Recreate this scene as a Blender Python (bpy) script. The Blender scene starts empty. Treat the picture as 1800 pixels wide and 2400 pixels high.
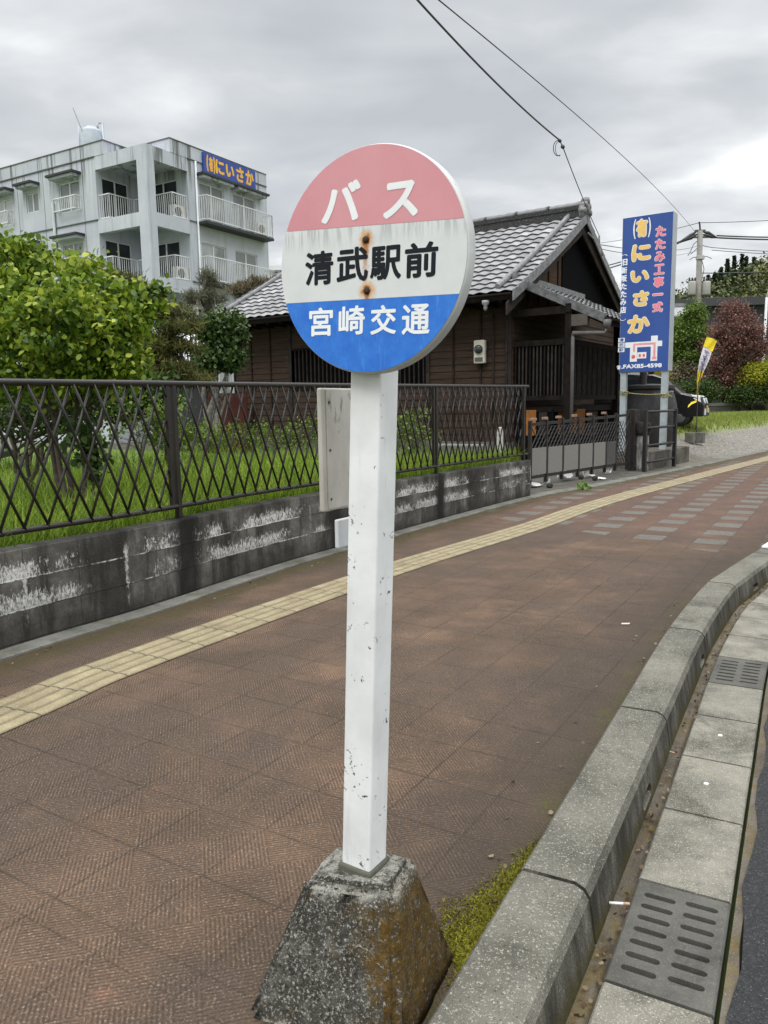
import bpy, bmesh, math, random
import numpy as np
from mathutils import Vector, Matrix
random.seed(7); RNG = np.random.default_rng(11)
SC = bpy.context.scene; COL = SC.collection
rad = math.radians

# ---------------------------------------------------------------- camera
EYE = 1.5
def cam_axes(pitch=7.9, roll=0.9):
    p, r = rad(pitch), rad(roll)
    f = Vector((0, math.cos(p), -math.sin(p))); x = Vector((1, 0, 0)); u = x.cross(f)
    return math.cos(r)*x - math.sin(r)*u, math.sin(r)*x + math.cos(r)*u, f
CR, CU, CF = cam_axes()
cd = bpy.data.cameras.new('camera'); cam = bpy.data.objects.new('camera', cd); COL.objects.link(cam)
cd.sensor_fit = 'VERTICAL'; cd.sensor_height = 32; cd.lens = 24; cd.clip_start = .05; cd.clip_end = 3000
cam.matrix_world = Matrix(((CR.x, CU.x, -CF.x, 0), (CR.y, CU.y, -CF.y, 0), (CR.z, CU.z, -CF.z, EYE), (0, 0, 0, 1)))
SC.camera = cam
def ray(x, y): return (x-900)/1800*CR - (y-1200)/1800*CU + CF
def gp(x, y, z=0.):                      # point on the level z seen at a place of the photograph (1800 x 2400)
    d = ray(x, y); return Vector((0, 0, EYE)) + d*((z-EYE)/d.z)
def at(x, y, Y):                         # the same, at the distance Y
    d = ray(x, y); return Vector((0, 0, EYE)) + d*(Y/d.y)

# ---------------------------------------------------------------- node helper
class G:
    def __init__(s, nt): s.nt = nt
    def n(s, t, **kw):
        o = s.nt.nodes.new(t)
        for k, v in kw.items(): setattr(o, k, v)
        return o
    def put(s, sock, v):
        if v is None: return
        if hasattr(v, 'is_output'): s.nt.links.new(v, sock)
        elif isinstance(v, (tuple, list)):
            sock.default_value = (*v, 1) if (len(v) == 3 and len(sock.default_value) == 4) else v
        else:
            try: sock.default_value = v
            except Exception: sock.default_value = (v,)*len(sock.default_value)
    def pos(s): return s.n('ShaderNodeNewGeometry').outputs['Position']
    def nor(s): return s.n('ShaderNodeNewGeometry').outputs['Normal']
    def obj(s): return s.n('ShaderNodeTexCoord').outputs['Object']
    def uv(s): return s.n('ShaderNodeTexCoord').outputs['UV']
    def gen(s): return s.n('ShaderNodeTexCoord').outputs['Generated']
    def attr(s, name): return s.n('ShaderNodeAttribute', attribute_name=name).outputs['Fac']
    def rnd(s): return s.n('ShaderNodeObjectInfo').outputs['Random']
    def m(s, op, a, b=None, c=None, clamp=False):
        o = s.n('ShaderNodeMath', operation=op, use_clamp=clamp)
        for i, v in enumerate((a, b, c)): s.put(o.inputs[i], v)
        return o.outputs[0]
    def vm(s, op, a, b=None):
        o = s.n('ShaderNodeVectorMath', operation=op); s.put(o.inputs[0], a)
        if b is not None: s.put(o.inputs[1], b)
        return o.outputs['Value'] if op in ('DOT_PRODUCT', 'DISTANCE', 'LENGTH') else o.outputs[0]
    def sep(s, v):
        o = s.n('ShaderNodeSeparateXYZ'); s.put(o.inputs[0], v); return o.outputs
    def comb(s, x, y, z=0.):
        o = s.n('ShaderNodeCombineXYZ')
        for i, v in enumerate((x, y, z)): s.put(o.inputs[i], v)
        return o.outputs[0]
    def mul(s, v, k): return s.vm('MULTIPLY', v, k if isinstance(k, (tuple, list)) else (k, k, k))
    def noise(s, v, scale, detail=4., rough=.55, dist=0., lo=None, hi=None):
        o = s.n('ShaderNodeTexNoise'); s.put(o.inputs['Vector'], v)
        for k, q in (('Scale', scale), ('Detail', detail), ('Roughness', rough), ('Distortion', dist)): o.inputs[k].default_value = q
        return o.outputs['Fac'] if lo is None else s.ss(o.outputs['Fac'], lo, hi)
    def voro(s, v, scale, feature='F1', out='Distance'):
        o = s.n('ShaderNodeTexVoronoi', feature=feature); s.put(o.inputs['Vector'], v); o.inputs['Scale'].default_value = scale
        return o.outputs[out]
    def ss(s, v, lo, hi):                 # smooth step; lo > hi inverts it
        o = s.n('ShaderNodeMapRange', interpolation_type='SMOOTHSTEP')
        s.put(o.inputs['Value'], v)
        a, b, x, y = (lo, hi, 0, 1) if lo < hi else (hi, lo, 1, 0)
        for i, q in zip((1, 2, 3, 4), (a, b, x, y)): o.inputs[i].default_value = q
        return o.outputs[0]
    def mix(s, f, a, b, blend='MIX'):
        o = s.n('ShaderNodeMix', data_type='RGBA', blend_type=blend)
        s.put(o.inputs['Factor'], f); s.put(o.inputs['A'] if False else o.inputs[6], a); s.put(o.inputs[7], b)
        return o.outputs[2]
    def ramp(s, f, stops):
        o = s.n('ShaderNodeValToRGB'); s.put(o.inputs[0], f); r = o.color_ramp
        while len(r.elements) < len(stops): r.elements.new(.5)
        for e, (p, c) in zip(r.elements, stops): e.position = p; e.color = (*c, 1) if len(c) == 3 else c
        return o.outputs[0]
    def bump(s, h, strength=.5, dist=.01, normal=None):
        o = s.n('ShaderNodeBump'); s.put(o.inputs['Height'], h); o.inputs['Strength'].default_value = strength; o.inputs['Distance'].default_value = dist
        if normal is not None: s.put(o.inputs['Normal'], normal)
        return o.outputs[0]
MATS = {}
def mat(name, fn):
    if name in MATS: return MATS[name]
    m = bpy.data.materials.new(name); m.use_nodes = True; g = G(m.node_tree); b = m.node_tree.nodes['Principled BSDF']
    r = fn(g) or {}
    for k, v in r.items():
        if k == 'trans':
            t = g.n('ShaderNodeBsdfTranslucent'); g.put(t.inputs['Color'], r['col'])
            mx = g.n('ShaderNodeMixShader'); mx.inputs[0].default_value = v
            out = m.node_tree.nodes['Material Output']
            g.nt.links.new(b.outputs[0], mx.inputs[1]); g.nt.links.new(t.outputs[0], mx.inputs[2]); g.nt.links.new(mx.outputs[0], out.inputs['Surface'])
        else: g.put(b.inputs[{'col': 'Base Color', 'rough': 'Roughness', 'nor': 'Normal', 'metal': 'Metallic', 'spec': 'Specular IOR Level', 'coat': 'Coat Weight'}[k]], v)
    MATS[name] = m; return m
def plain(name, col, rough=.6, var=.12, scale=6., metal=0., bump=.0, spec=.5):
    def f(g):
        p = g.pos(); k = g.noise(p, scale, 5, .6)
        lo = tuple(c*(1-var*1.6) for c in col); hi = tuple(min(1, c*(1+var)) for c in col)
        d = dict(col=g.ramp(k, [(.3, lo), (.7, hi)]), rough=rough, metal=metal, spec=spec)
        if bump: d['nor'] = g.bump(g.noise(p, scale*12, 4, .7), bump, .004)
        return d
    return mat(name, f)

# ---------------------------------------------------------------- world and sun (overcast day)
SUN_EL, SUN_AZ = 58., 215.
W = bpy.data.worlds.new('World'); SC.world = W; W.use_nodes = True
def build_world():
    g = G(W.node_tree); bg = W.node_tree.nodes['Background']
    d = g.gen(); x, y, z = g.sep(d)
    zz = g.m('ADD', g.m('MAXIMUM', z, 0.), .16)
    q = g.comb(g.m('DIVIDE', x, zz), g.m('DIVIDE', y, zz), 0.)
    q = g.vm('ADD', q, (1.7, .35, 0))
    n1 = g.noise(q, .62, 5, .5, .5); n2 = g.noise(g.mul(q, (1.1, 1.5, 1)), 1.9, 5, .5, .3)
    k = g.m('ADD', g.m('MULTIPLY', n1, .66), g.m('MULTIPLY', n2, .34))
    c = g.ramp(k, [(.37, (.40, .42, .445)), (.45, (.48, .50, .52)), (.51, (.60, .615, .625)), (.57, (.80, .81, .815)), (.65, (.93, .935, .94))])
    hz = g.ss(z, .16, .0)
    c = g.mix(g.m('MULTIPLY', hz, .45), c, (.64, .655, .66))
    up = g.m('ADD', 1., g.m('MULTIPLY', g.ss(z, .45, .9), 2.6))     # an overcast sky is brightest overhead
    c = g.vm('MULTIPLY', c, g.comb(up, up, up))
    sky = g.n('ShaderNodeTexSky', sky_type='NISHITA', sun_disc=False, sun_elevation=rad(SUN_EL), sun_rotation=rad(SUN_AZ))
    c = g.vm('ADD', c, g.mul(sky.outputs[0], .006))
    g.put(bg.inputs[0], c); bg.inputs[1].default_value = 1.0
build_world()
sl = bpy.data.lights.new('sun', 'SUN'); sl.energy = 1.2; sl.angle = rad(35); sl.color = (1, .97, .92)
so = bpy.data.objects.new('sun', sl); COL.objects.link(so)
sd = Vector((math.sin(rad(SUN_AZ))*math.cos(rad(SUN_EL)), math.cos(rad(SUN_AZ))*math.cos(rad(SUN_EL)), math.sin(rad(SUN_EL))))
so.rotation_euler = sd.to_track_quat('Z', 'Y').to_euler()
vs = SC.view_settings; vs.view_transform = 'Standard'; vs.look = 'None'; vs.exposure = .40; vs.gamma = 1
SC.cycles.max_bounces = 6; SC.cycles.transparent_max_bounces = 8
SC.cycles.use_denoising = True

# ---------------------------------------------------------------- object helpers
WL = {}
def setp(o, label=None, cat=None, group=None, kind=None):
    for k, v in (('label', label), ('category', cat), ('group', group), ('kind', kind)):
        if v: o[k] = v
    return o
def thing(name, label, cat, loc, group=None):
    o = bpy.data.objects.new(name, None); COL.objects.link(o); o.location = loc; o.empty_display_size = .1
    WL[o.name] = Vector(loc); return setp(o, label, cat, group)
def link_mesh(name, me, m, parent=None, origin=None, smooth=False, bevel=0):
    n = len(me.vertices); co = np.empty(n*3, 'f'); me.vertices.foreach_get('co', co); co = co.reshape(-1, 3)
    if origin is None:
        lo, hi = co.min(0), co.max(0); origin = Vector(((lo[0]+hi[0])/2, (lo[1]+hi[1])/2, float(lo[2])))
    origin = Vector(origin); co -= np.array(origin, 'f'); me.vertices.foreach_set('co', co.ravel())
    if smooth: me.polygons.foreach_set('use_smooth', [True]*len(me.polygons))
    for mm in (m if isinstance(m, (list, tuple)) else [m]): me.materials.append(mm)
    me.update()
    o = bpy.data.objects.new(name, me); COL.objects.link(o)
    if parent is not None: o.parent = parent; o.location = origin - WL[parent.name]
    else: o.location = origin
    WL[o.name] = origin
    if bevel:
        b = o.modifiers.new('bevel', 'BEVEL'); b.width = bevel; b.segments = 2; b.limit_method = 'ANGLE'; b.angle_limit = rad(40)
    return o
class MB:
    def __init__(s): s.v = []; s.f = []; s.uv = []; s.mi = []
    def add(s, vs, fs, uvs=None, mi=0):
        b = len(s.v); s.v += [tuple(q) for q in vs]; s.f += [tuple(b+i for i in f) for f in fs]; s.mi += [mi]*len(fs)
        s.uv += uvs if uvs else [(0, 0)]*len(vs); return s
    def hexa(s, p, mi=0):                 # 4 lower then 4 upper corners
        return s.add(p, [(3, 2, 1, 0), (4, 5, 6, 7), (0, 1, 5, 4), (1, 2, 6, 5), (2, 3, 7, 6), (3, 0, 4, 7)], mi=mi)
    def box(s, c, sz, ax=None, mi=0):
        c = Vector(c); X, Y, Z = ax or (Vector((1, 0, 0)), Vector((0, 1, 0)), Vector((0, 0, 1)))
        a, b, d = X*sz[0]/2, Y*sz[1]/2, Z*sz[2]/2
        return s.hexa([c-a-b-d, c+a-b-d, c+a+b-d, c-a+b-d, c-a-b+d, c+a-b+d, c+a+b+d, c-a+b+d], mi)
    def prism(s, poly, ex, mi=0):
        n = len(poly); poly = [Vector(p) for p in poly]; ex = Vector(ex)
        return s.add(poly+[p+ex for p in poly], [tuple(range(n-1, -1, -1)), tuple(range(n, 2*n))]+[(i, (i+1) % n, n+(i+1) % n, n+i) for i in range(n)], mi=mi)
    def tube(s, pts, r, n=8, radii=None, caps=True, uvlen=False):
        pts = [Vector(p) for p in pts]; rings = []; L = 0; uvs = []
        up = Vector((0, 0, 1)); t0 = (pts[-1]-pts[0]).normalized()
        if abs(t0.z) > .9: up = Vector((1, 0, 0))
        for i, p in enumerate(pts):
            t = (pts[min(i+1, len(pts)-1)]-pts[max(i-1, 0)]).normalized()
            a = t.cross(up).normalized(); b = t.cross(a); R = radii[i] if radii else r
            if i: L += (p-pts[i-1]).length
            rings += [p+(a*math.cos(2*math.pi*k/n)+b*math.sin(2*math.pi*k/n))*R for k in range(n)]; uvs += [(k/n, L) for k in range(n)]
        fs = [(i*n+k, i*n+(k+1) % n, (i+1)*n+(k+1) % n, (i+1)*n+k) for i in range(len(pts)-1) for k in range(n)]
        if caps: fs += [tuple(range(n-1, -1, -1)), tuple((len(pts)-1)*n+k for k in range(n))]
        return s.add(rings, fs, uvs)
    def lathe(s, c, prof, n=32, axis=(0, 0, 1)):
        c = Vector(c); z = Vector(axis).normalized(); a = z.orthogonal().normalized(); b = z.cross(a)
        vs = [c+z*h+(a*math.cos(2*math.pi*k/n)+b*math.sin(2*math.pi*k/n))*max(r, 1e-4) for r, h in prof for k in range(n)]
        fs = [(i*n+k, i*n+(k+1) % n, (i+1)*n+(k+1) % n, (i+1)*n+k) for i in range(len(prof)-1) for k in range(n)]
        fs += [tuple(range(n-1, -1, -1)), tuple((len(prof)-1)*n+k for k in range(n))]
        return s.add(vs, fs)
    def loft(s, rows, uvrows=None, close=False):    # rows of equal length
        n = len(rows[0]); b = [p for r in rows for p in r]; uv = [q for r in uvrows for q in r] if uvrows else None
        fs = [(i*n+k, i*n+k+1, (i+1)*n+k+1, (i+1)*n+k) for i in range(len(rows)-1) for k in range(n-1)]
        if close: fs += [(i*n+n-1, i*n, (i+1)*n, (i+1)*n+n-1) for i in range(len(rows)-1)]
        return s.add(b, fs, uv)
    def mesh(s, name):
        me = bpy.data.meshes.new(name); me.from_pydata(s.v, [], s.f)
        if any(u != (0, 0) for u in s.uv):
            l = me.uv_layers.new(name='UVMap'); vi = np.empty(len(me.loops), 'i'); me.loops.foreach_get('vertex_index', vi)
            l.data.foreach_set('uv', np.array(s.uv, 'f')[vi].ravel())
        if any(s.mi): me.polygons.foreach_set('material_index', s.mi)
        return me
    def build(s, name, m, parent=None, **kw): return link_mesh(name, s.mesh(name), m, parent, **kw)
def struct(name, mb, m, **kw): return setp(mb.build(name, m, **kw), kind='structure')
def copy_tree(o, delta, label=None, skip=()):
    c = o.copy(); COL.objects.link(c); c.location = o.location + Vector(delta); WL[c.name] = WL[o.name]+Vector(delta)
    if label: c['label'] = label
    def kids(src, dst):
        for ch in list(src.children):
            k = ch.copy(); COL.objects.link(k); k.parent = dst; kids(ch, k)
    kids(o, c); return c
class Frame:
    def __init__(s, o, a, b): s.o = Vector(o); s.a = Vector(a); s.b = Vector(b)
    def p(s, a, b, z): return Vector((s.o.x+s.a.x*a+s.b.x*b, s.o.y+s.a.y*a+s.b.y*b, z))
    def box(s, mb, a0, a1, b0, b1, z0, z1, mi=0):
        return mb.hexa([s.p(a0, b0, z0), s.p(a1, b0, z0), s.p(a1, b1, z0), s.p(a0, b1, z0), s.p(a0, b0, z1), s.p(a1, b0, z1), s.p(a1, b1, z1), s.p(a0, b1, z1)], mi)
class Path:
    def __init__(s, pts, step=.1):
        P = [Vector((*p[:2], 0)) for p in pts]; out = []
        for i in range(len(P)-1):
            p0, p1, p2, p3 = P[max(i-1, 0)], P[i], P[i+1], P[min(i+2, len(P)-1)]
            n = max(2, int((p2-p1).length/step))
            for k in range(n):
                t = k/n; out.append(.5*((2*p1)+(p2-p0)*t+(2*p0-5*p1+4*p2-p3)*t*t+(3*p1-p0-3*p2+p3)*t**3))
        out.append(P[-1]); s.p = out; s.s = [0.]
        for a, b in zip(out, out[1:]): s.s.append(s.s[-1]+(b-a).length)
        s.L = s.s[-1]; s.arr = np.array([(q.x, q.y) for q in out])
    def at(s, q, off=0., z=0.):            # off > 0 : to the right of the way
        q = min(max(q, 0), s.L-1e-6); i = max(0, int(np.searchsorted(s.s, q, 'right'))-1); i = min(i, len(s.p)-2)
        a, b = s.p[i], s.p[i+1]; t = (q-s.s[i])/max(1e-9, s.s[i+1]-s.s[i]); p = a.lerp(b, t)
        i0, i1 = max(i-1, 0), min(i+2, len(s.p)-1); d = (s.p[i1]-s.p[i0]).normalized()
        return Vector((p.x+d.y*off, p.y-d.x*off, z))
    def dir(s, q):
        return (s.at(min(q+.05, s.L))-s.at(max(q-.05, 0))).normalized()
    def near(s, p):
        d = (s.arr[:, 0]-p[0])**2+(s.arr[:, 1]-p[1])**2; i = int(d.argmin()); return s.s[i]
UP = Vector((0, 0, 1))

# text: the built-in font, its glyph mesh laid on a plane, thickened by small shifts
TXT = {}
def glyphs(body):
    if body in TXT: return TXT[body]
    c = bpy.data.curves.new('t', 'FONT'); c.body = body; c.size = 1; c.fill_mode = 'FRONT'; c.resolution_u = 4
    o = bpy.data.objects.new('t', c); COL.objects.link(o); bpy.context.view_layer.update()
    me = bpy.data.meshes.new_from_object(o.evaluated_get(bpy.context.evaluated_depsgraph_get()))
    v = [tuple(q.co[:2]) for q in me.vertices]; f = [tuple(p.vertices) for p in me.polygons]
    bpy.data.objects.remove(o); bpy.data.curves.remove(c); bpy.data.meshes.remove(me)
    a = np.array(v); lo, hi = a.min(0), a.max(0); TXT[body] = ((a-lo)/(hi-lo), f); return TXT[body]
def text(mb, body, O, r, w, n, x0, y0, x1, y1, bold=.0, lift=.0012, shear=0., dirs=8):
    a, f = glyphs(body); k = 0
    sh = [(0, 0)]+[(math.cos(2*math.pi*i/dirs)*bold, math.sin(2*math.pi*i/dirs)*bold) for i in range(dirs)] if bold else [(0, 0)]
    for dx, dy in sh:
        vs = [O+r*(x0+bold+(x1-x0-2*bold)*q[0]+dx+shear*q[1])+w*(y0+bold+(y1-y0-2*bold)*q[1]+dy)+n*(lift+k*.00006) for q in a]
        mb.add(vs, f); k += 1
    return mb

# leaf clouds and grass: one mesh per crown, every leaf its own small face
def raw_mesh(name, V, loop_idx, starts, totals, rnd=None):
    me = bpy.data.meshes.new(name); me.vertices.add(len(V)); me.vertices.foreach_set('co', V.astype('f').ravel())
    me.loops.add(len(loop_idx)); me.loops.foreach_set('vertex_index', loop_idx.astype('i'))
    me.polygons.add(len(starts)); me.polygons.foreach_set('loop_start', starts.astype('i'))
    try: me.polygons.foreach_set('loop_total', totals.astype('i'))
    except Exception: pass
    if rnd is not None:
        at_ = me.attributes.new('rnd', 'FLOAT', 'POINT'); at_.data.foreach_set('value', rnd.astype('f'))
    me.update(calc_edges=True); me.validate(); return me
LEAF = np.array([(0, 0, 0), (.32, .28, .06), (.30, .62, .05), (0, 1.0, -.10), (-.30, .62, .05), (-.32, .28, .06)])
NEEDLE = np.array([(-.05, 0, 0), (.05, 0, 0), (.03, 1, .0), (-.03, 1, 0)])
CHIP = np.array([(-.4, 0, 0), (.3, -.1, .1), (.5, .6, 0), (.05, 1, -.1), (-.45, .7, .1)])
def leaf_mesh(name, C, size, tpl=LEAF, droop=.35, upn=.5, fixed=None):
    N = len(C); k = len(tpl)
    d = RNG.normal(size=(N, 3)) if fixed is None else fixed+RNG.normal(size=(N, 3))*.35
    d[:, 2] -= droop; d /= np.linalg.norm(d, axis=1)[:, None]
    nn = RNG.normal(size=(N, 3)); nn[:, 2] += upn*2.2
    x = np.cross(d, nn); x /= np.linalg.norm(x, axis=1)[:, None]+1e-9; z = np.cross(x, d)
    s = size*RNG.uniform(.6, 1.25, N)
    V = C[:, None, :]+s[:, None, None]*(tpl[None, :, 0, None]*x[:, None]+tpl[None, :, 1, None]*d[:, None]+tpl[None, :, 2, None]*z[:, None])
    r = np.repeat(np.clip(RNG.normal(.5, .22, N), 0, 1), k)
    return raw_mesh(name, V.reshape(-1, 3), np.arange(N*k), np.arange(N)*k, np.full(N, k), r)
def clumps(specs, per, spread):           # specs: (centre, radii, number of clumps); leaves gather round clump centres near the hull
    out = []
    for c, rr, n in specs:
        u = RNG.normal(size=(n, 3)); u /= np.linalg.norm(u, axis=1)[:, None]; q = RNG.uniform(.35, 1., n)**.6
        cc = np.array(c)+u*q[:, None]*np.array(rr)
        out.append((cc[:, None, :]+RNG.normal(size=(n, per, 3))*np.array(spread)).reshape(-1, 3))
    return np.concatenate(out)
def blades_mesh(name, B, h, w, lean=.35):
    N = len(B); az = RNG.uniform(0, 2*math.pi, N); la = RNG.uniform(0, 2*math.pi, N); H = h*RNG.uniform(.45, 1.2, N); L = H*lean*RNG.uniform(.2, 1.6, N)
    px = np.stack([np.cos(az), np.sin(az), 0*az], 1)*(w/2)*RNG.uniform(.7, 1.3, N)[:, None]
    lx = np.stack([np.cos(la), np.sin(la), 0*la], 1)*L[:, None]; up = np.stack([0*H, 0*H, H], 1)
    V = np.stack([B-px, B+px, B+px*.8+lx*.3+up*.6, B-px*.8+lx*.3+up*.6, B+lx+up*.97], 1)
    idx = (np.arange(N)[:, None]*5+np.array([0, 1, 2, 3, 3, 2, 4])).ravel()
    st = (np.arange(N)[:, None]*7+np.array([0, 4])).ravel(); tt = np.tile([4, 3], N)
    return raw_mesh(name, V.reshape(-1, 3), idx, st, tt, np.repeat(RNG.uniform(0, 1, N), 5))
def foliage(name, lo, mid, hi, trans=.35, rough=.55):
    return mat(name, lambda g: dict(col=g.ramp(g.m('ADD', g.m('MULTIPLY', g.attr('rnd'), .62), g.m('MULTIPLY', g.m('ADD', .5, g.m('MULTIPLY', g.m('SUBTRACT', g.noise(g.pos(), 3.0, 3), .5), 2.2)), .38)), [(.2, lo), (.5, mid), (.85, hi)]), rough=rough, trans=trans, spec=.3))

# ================================================================ SETTING
p0 = [gp(*q) for q in ((0, 1551), (374, 1435), (618, 1351), (814, 1291), (1237, 1172), (1410, 1139), (1617, 1098))]
S = Path([(-4.6, -.3), (-3.55, 2.0)]+[tuple(q[:2]) for q in p0]+[(8.9, 19.55), (13.5, 25.2), (24, 38)])     # foot of the wall's edging strip
K = Path([(-1.9, -2.2), (-.75, .07), (.08, 1.589), (.395, 2.164), (1.115, 3.48), (1.776, 4.674), (2.413, 5.709), (2.733, 6.142), (3.461, 7.05), (5.0, 8.9), (8.2, 12.5), (18, 23)])  # inner edge of the kerb
TH = 31.5; DA = (math.sin(rad(TH)), math.cos(rad(TH)), 0); DB = (-math.cos(rad(TH)), math.sin(rad(TH)), 0); TILE = .315; J0 = (-.609, 2.305, 0)

def pavement_mat(g):
    p = g.pos(); q = g.vm('SUBTRACT', p, J0)
    A = g.m('DIVIDE', g.vm('DOT_PRODUCT', q, DA), TILE); B = g.m('DIVIDE', g.vm('DOT_PRODUCT', q, DB), TILE)
    A = g.m('ADD', A, g.m('MULTIPLY', g.m('LESS_THAN', A, -1.31), .31))           # one cut row of tiles by the sign
    ja = g.m('PINGPONG', A, .5); jb = g.m('PINGPONG', B, .5); jd = g.m('MINIMUM', ja, jb)
    wob = g.m('MULTIPLY', g.m('SUBTRACT', g.noise(p, 40, 3), .5), .016)
    joint = g.m('MULTIPLY', g.ss(g.m('ADD', jd, wob), .020, .006), g.m('ADD', .35, g.m('MULTIPLY', g.noise(p, 2.6, 4, .7, 0, .42, .62), .5)))
    pp = g.m('ADD', A, B); qq = g.m('SUBTRACT', A, B)
    par = g.m('MODULO', g.m('ADD', g.m('ADD', g.m('FLOOR', pp), g.m('FLOOR', qq)), 400.), 2.)
    rp = g.m('ADD', g.m('MULTIPLY', g.m('SINE', g.m('MULTIPLY', pp, 2*math.pi*17)), .5), .5)
    rq = g.m('ADD', g.m('MULTIPLY', g.m('SINE', g.m('MULTIPLY', qq, 2*math.pi*17)), .5), .5)
    iso = g.m('GREATER_THAN', par, .5)
    rib = g.m('ADD', g.m('MULTIPLY', iso, rp), g.m('MULTIPLY', g.m('SUBTRACT', 1., iso), rq))
    ti = g.comb(g.m('FLOOR', A), g.m('FLOOR', B), 0.)
    wn = g.n('ShaderNodeTexWhiteNoise'); g.put(wn.inputs['Vector'], ti); tr = wn.outputs['Value']
    base = g.ramp(g.noise(p, 1.6, 6, .62), [(.3, (.056, .037, .024)), (.5, (.116, .073, .046)), (.68, (.20, .122, .076))])
    base = g.mix(g.m('MULTIPLY', tr, .45), base, (.085, .060, .048))
    base = g.mix(g.m('MULTIPLY', g.noise(g.vm('ADD', p, (9, 3, 0)), 3.2, 6, .75, .3, .60, .72), .4), base, (.27, .125, .075))      # worn orange patches
    base = g.mix(g.m('MULTIPLY', g.noise(g.vm('ADD', p, (2, 7, 0)), .8, 7, .72, .4, .44, .60), .65), base, (.070, .052, .041))      # damp dirt
    base = g.mix(g.m('MULTIPLY', g.noise(p, 120, 4, .85, 0, .53, .63), .75), base, (.40, .31, .23))                                  # light grit
    base = g.mix(g.m('MULTIPLY', g.noise(g.vm('ADD', p, (5, 5, 0)), 120, 3, .8, 0, .57, .66), .7), base, (.025, .020, .015))
    cell = g.m('MULTIPLY', g.m('LESS_THAN', g.m('MODULO', g.m('ADD', g.m('FLOOR', A), 400.), 2.), .5), g.m('LESS_THAN', g.m('MODULO', g.m('ADD', g.m('FLOOR', B), 400.), 2.), .5))
    stag = g.m('MULTIPLY', cell, g.m('GREATER_THAN', A, g.m('ADD', 21.4, g.m('MULTIPLY', B, .42))))
    base = g.mix(g.m('MULTIPLY', stag, .75), base, g.ramp(g.noise(p, 30, 3), [(.3, (.13, .13, .115)), (.7, (.25, .25, .225))]))
    far = g.m('MULTIPLY', g.ss(A, 19., 27.), g.m('SUBTRACT', 1., stag))
    base = g.mix(g.m('MULTIPLY', far, .3), base, (.19, .10, .082))
    base = g.mix(g.m('MULTIPLY', g.m('SUBTRACT', 1., rib), g.m('MULTIPLY', g.m('ADD', .25, g.noise(p, 2.5, 3)), g.noise(p, 55, 5, .85, 0, .30, .56))), base, (.038, .028, .022))
    base = g.mix(g.m('MULTIPLY', joint, .75), base, (.03, .026, .018))
    u = g.sep(g.uv()); n3 = g.noise(p, 7, 5, .65)
    mz = g.m('MULTIPLY', g.noise(p, 1.9, 4, .7, .2, .46, .60), g.ss(g.noise(p, 28, 4, .75), .40, .55)); moss = g.m('MULTIPLY', g.ss(g.m('ADD', u[1], g.m('MULTIPLY', n3, -.26)), .045, -.07), g.m('ADD', .12, g.m('MULTIPLY', mz, .8)))
    base = g.mix(moss, base, g.ramp(g.noise(p, 60, 3), [(.3, (.055, .06, .008)), (.7, (.16, .165, .02))]))
    moss2 = g.m('MULTIPLY', g.ss(g.m('ADD', u[0], g.m('MULTIPLY', n3, -.5)), .08, -.12), .6)
    base = g.mix(moss2, base, (.06, .052, .02)); base = g.mix(g.m('MULTIPLY', g.ss(g.m('ADD', u[1], g.m('MULTIPLY', n3, -1.1)), .25, -.45), .6), base, (.045, .036, .028))
    h = g.m('ADD', g.m('MULTIPLY', rib, .6), g.m('MULTIPLY', joint, -1.4)); h = g.m('ADD', h, g.m('MULTIPLY', g.noise(p, 220, 3, .7), .8))
    return dict(col=base, rough=.82, nor=g.bump(h, .6, .005), spec=.2)
M_PAVE = mat('pavement', pavement_mat)

def ribbon_rows(n0=0., n1=None, step=.25):
    rows, uvs = [], []; q = n0; n1 = n1 or S.L
    while q <= n1:
        a = S.at(q); d = S.dir(q); t = Vector((d.y, -d.x, 0)); best = K.near(a+t*2.2)
        b = K.at(best); L = (b-a).length; c = 14
        rows.append([a.lerp(b, i/c) for i in range(c+1)]); uvs.append([(L*i/c, L*(1-i/c)) for i in range(c+1)]); q += step
    return rows, uvs
r_, u_ = ribbon_rows(); mb = MB(); mb.loft(r_, u_); struct('pavement', mb, M_PAVE)

def earth(g):
    p = g.pos(); n1 = g.noise(p, .15, 6, .6)
    return dict(col=g.ramp(n1, [(.3, (.05, .075, .018)), (.55, (.09, .12, .03)), (.75, (.15, .13, .07))]), rough=.95)
mb = MB(); mb.add([(-900, -900, -.16), (900, -900, -.16), (900, 900, -.16), (-900, 900, -.16)], [(0, 1, 2, 3)]); struct('ground', mb, mat('earth', earth))

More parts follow.
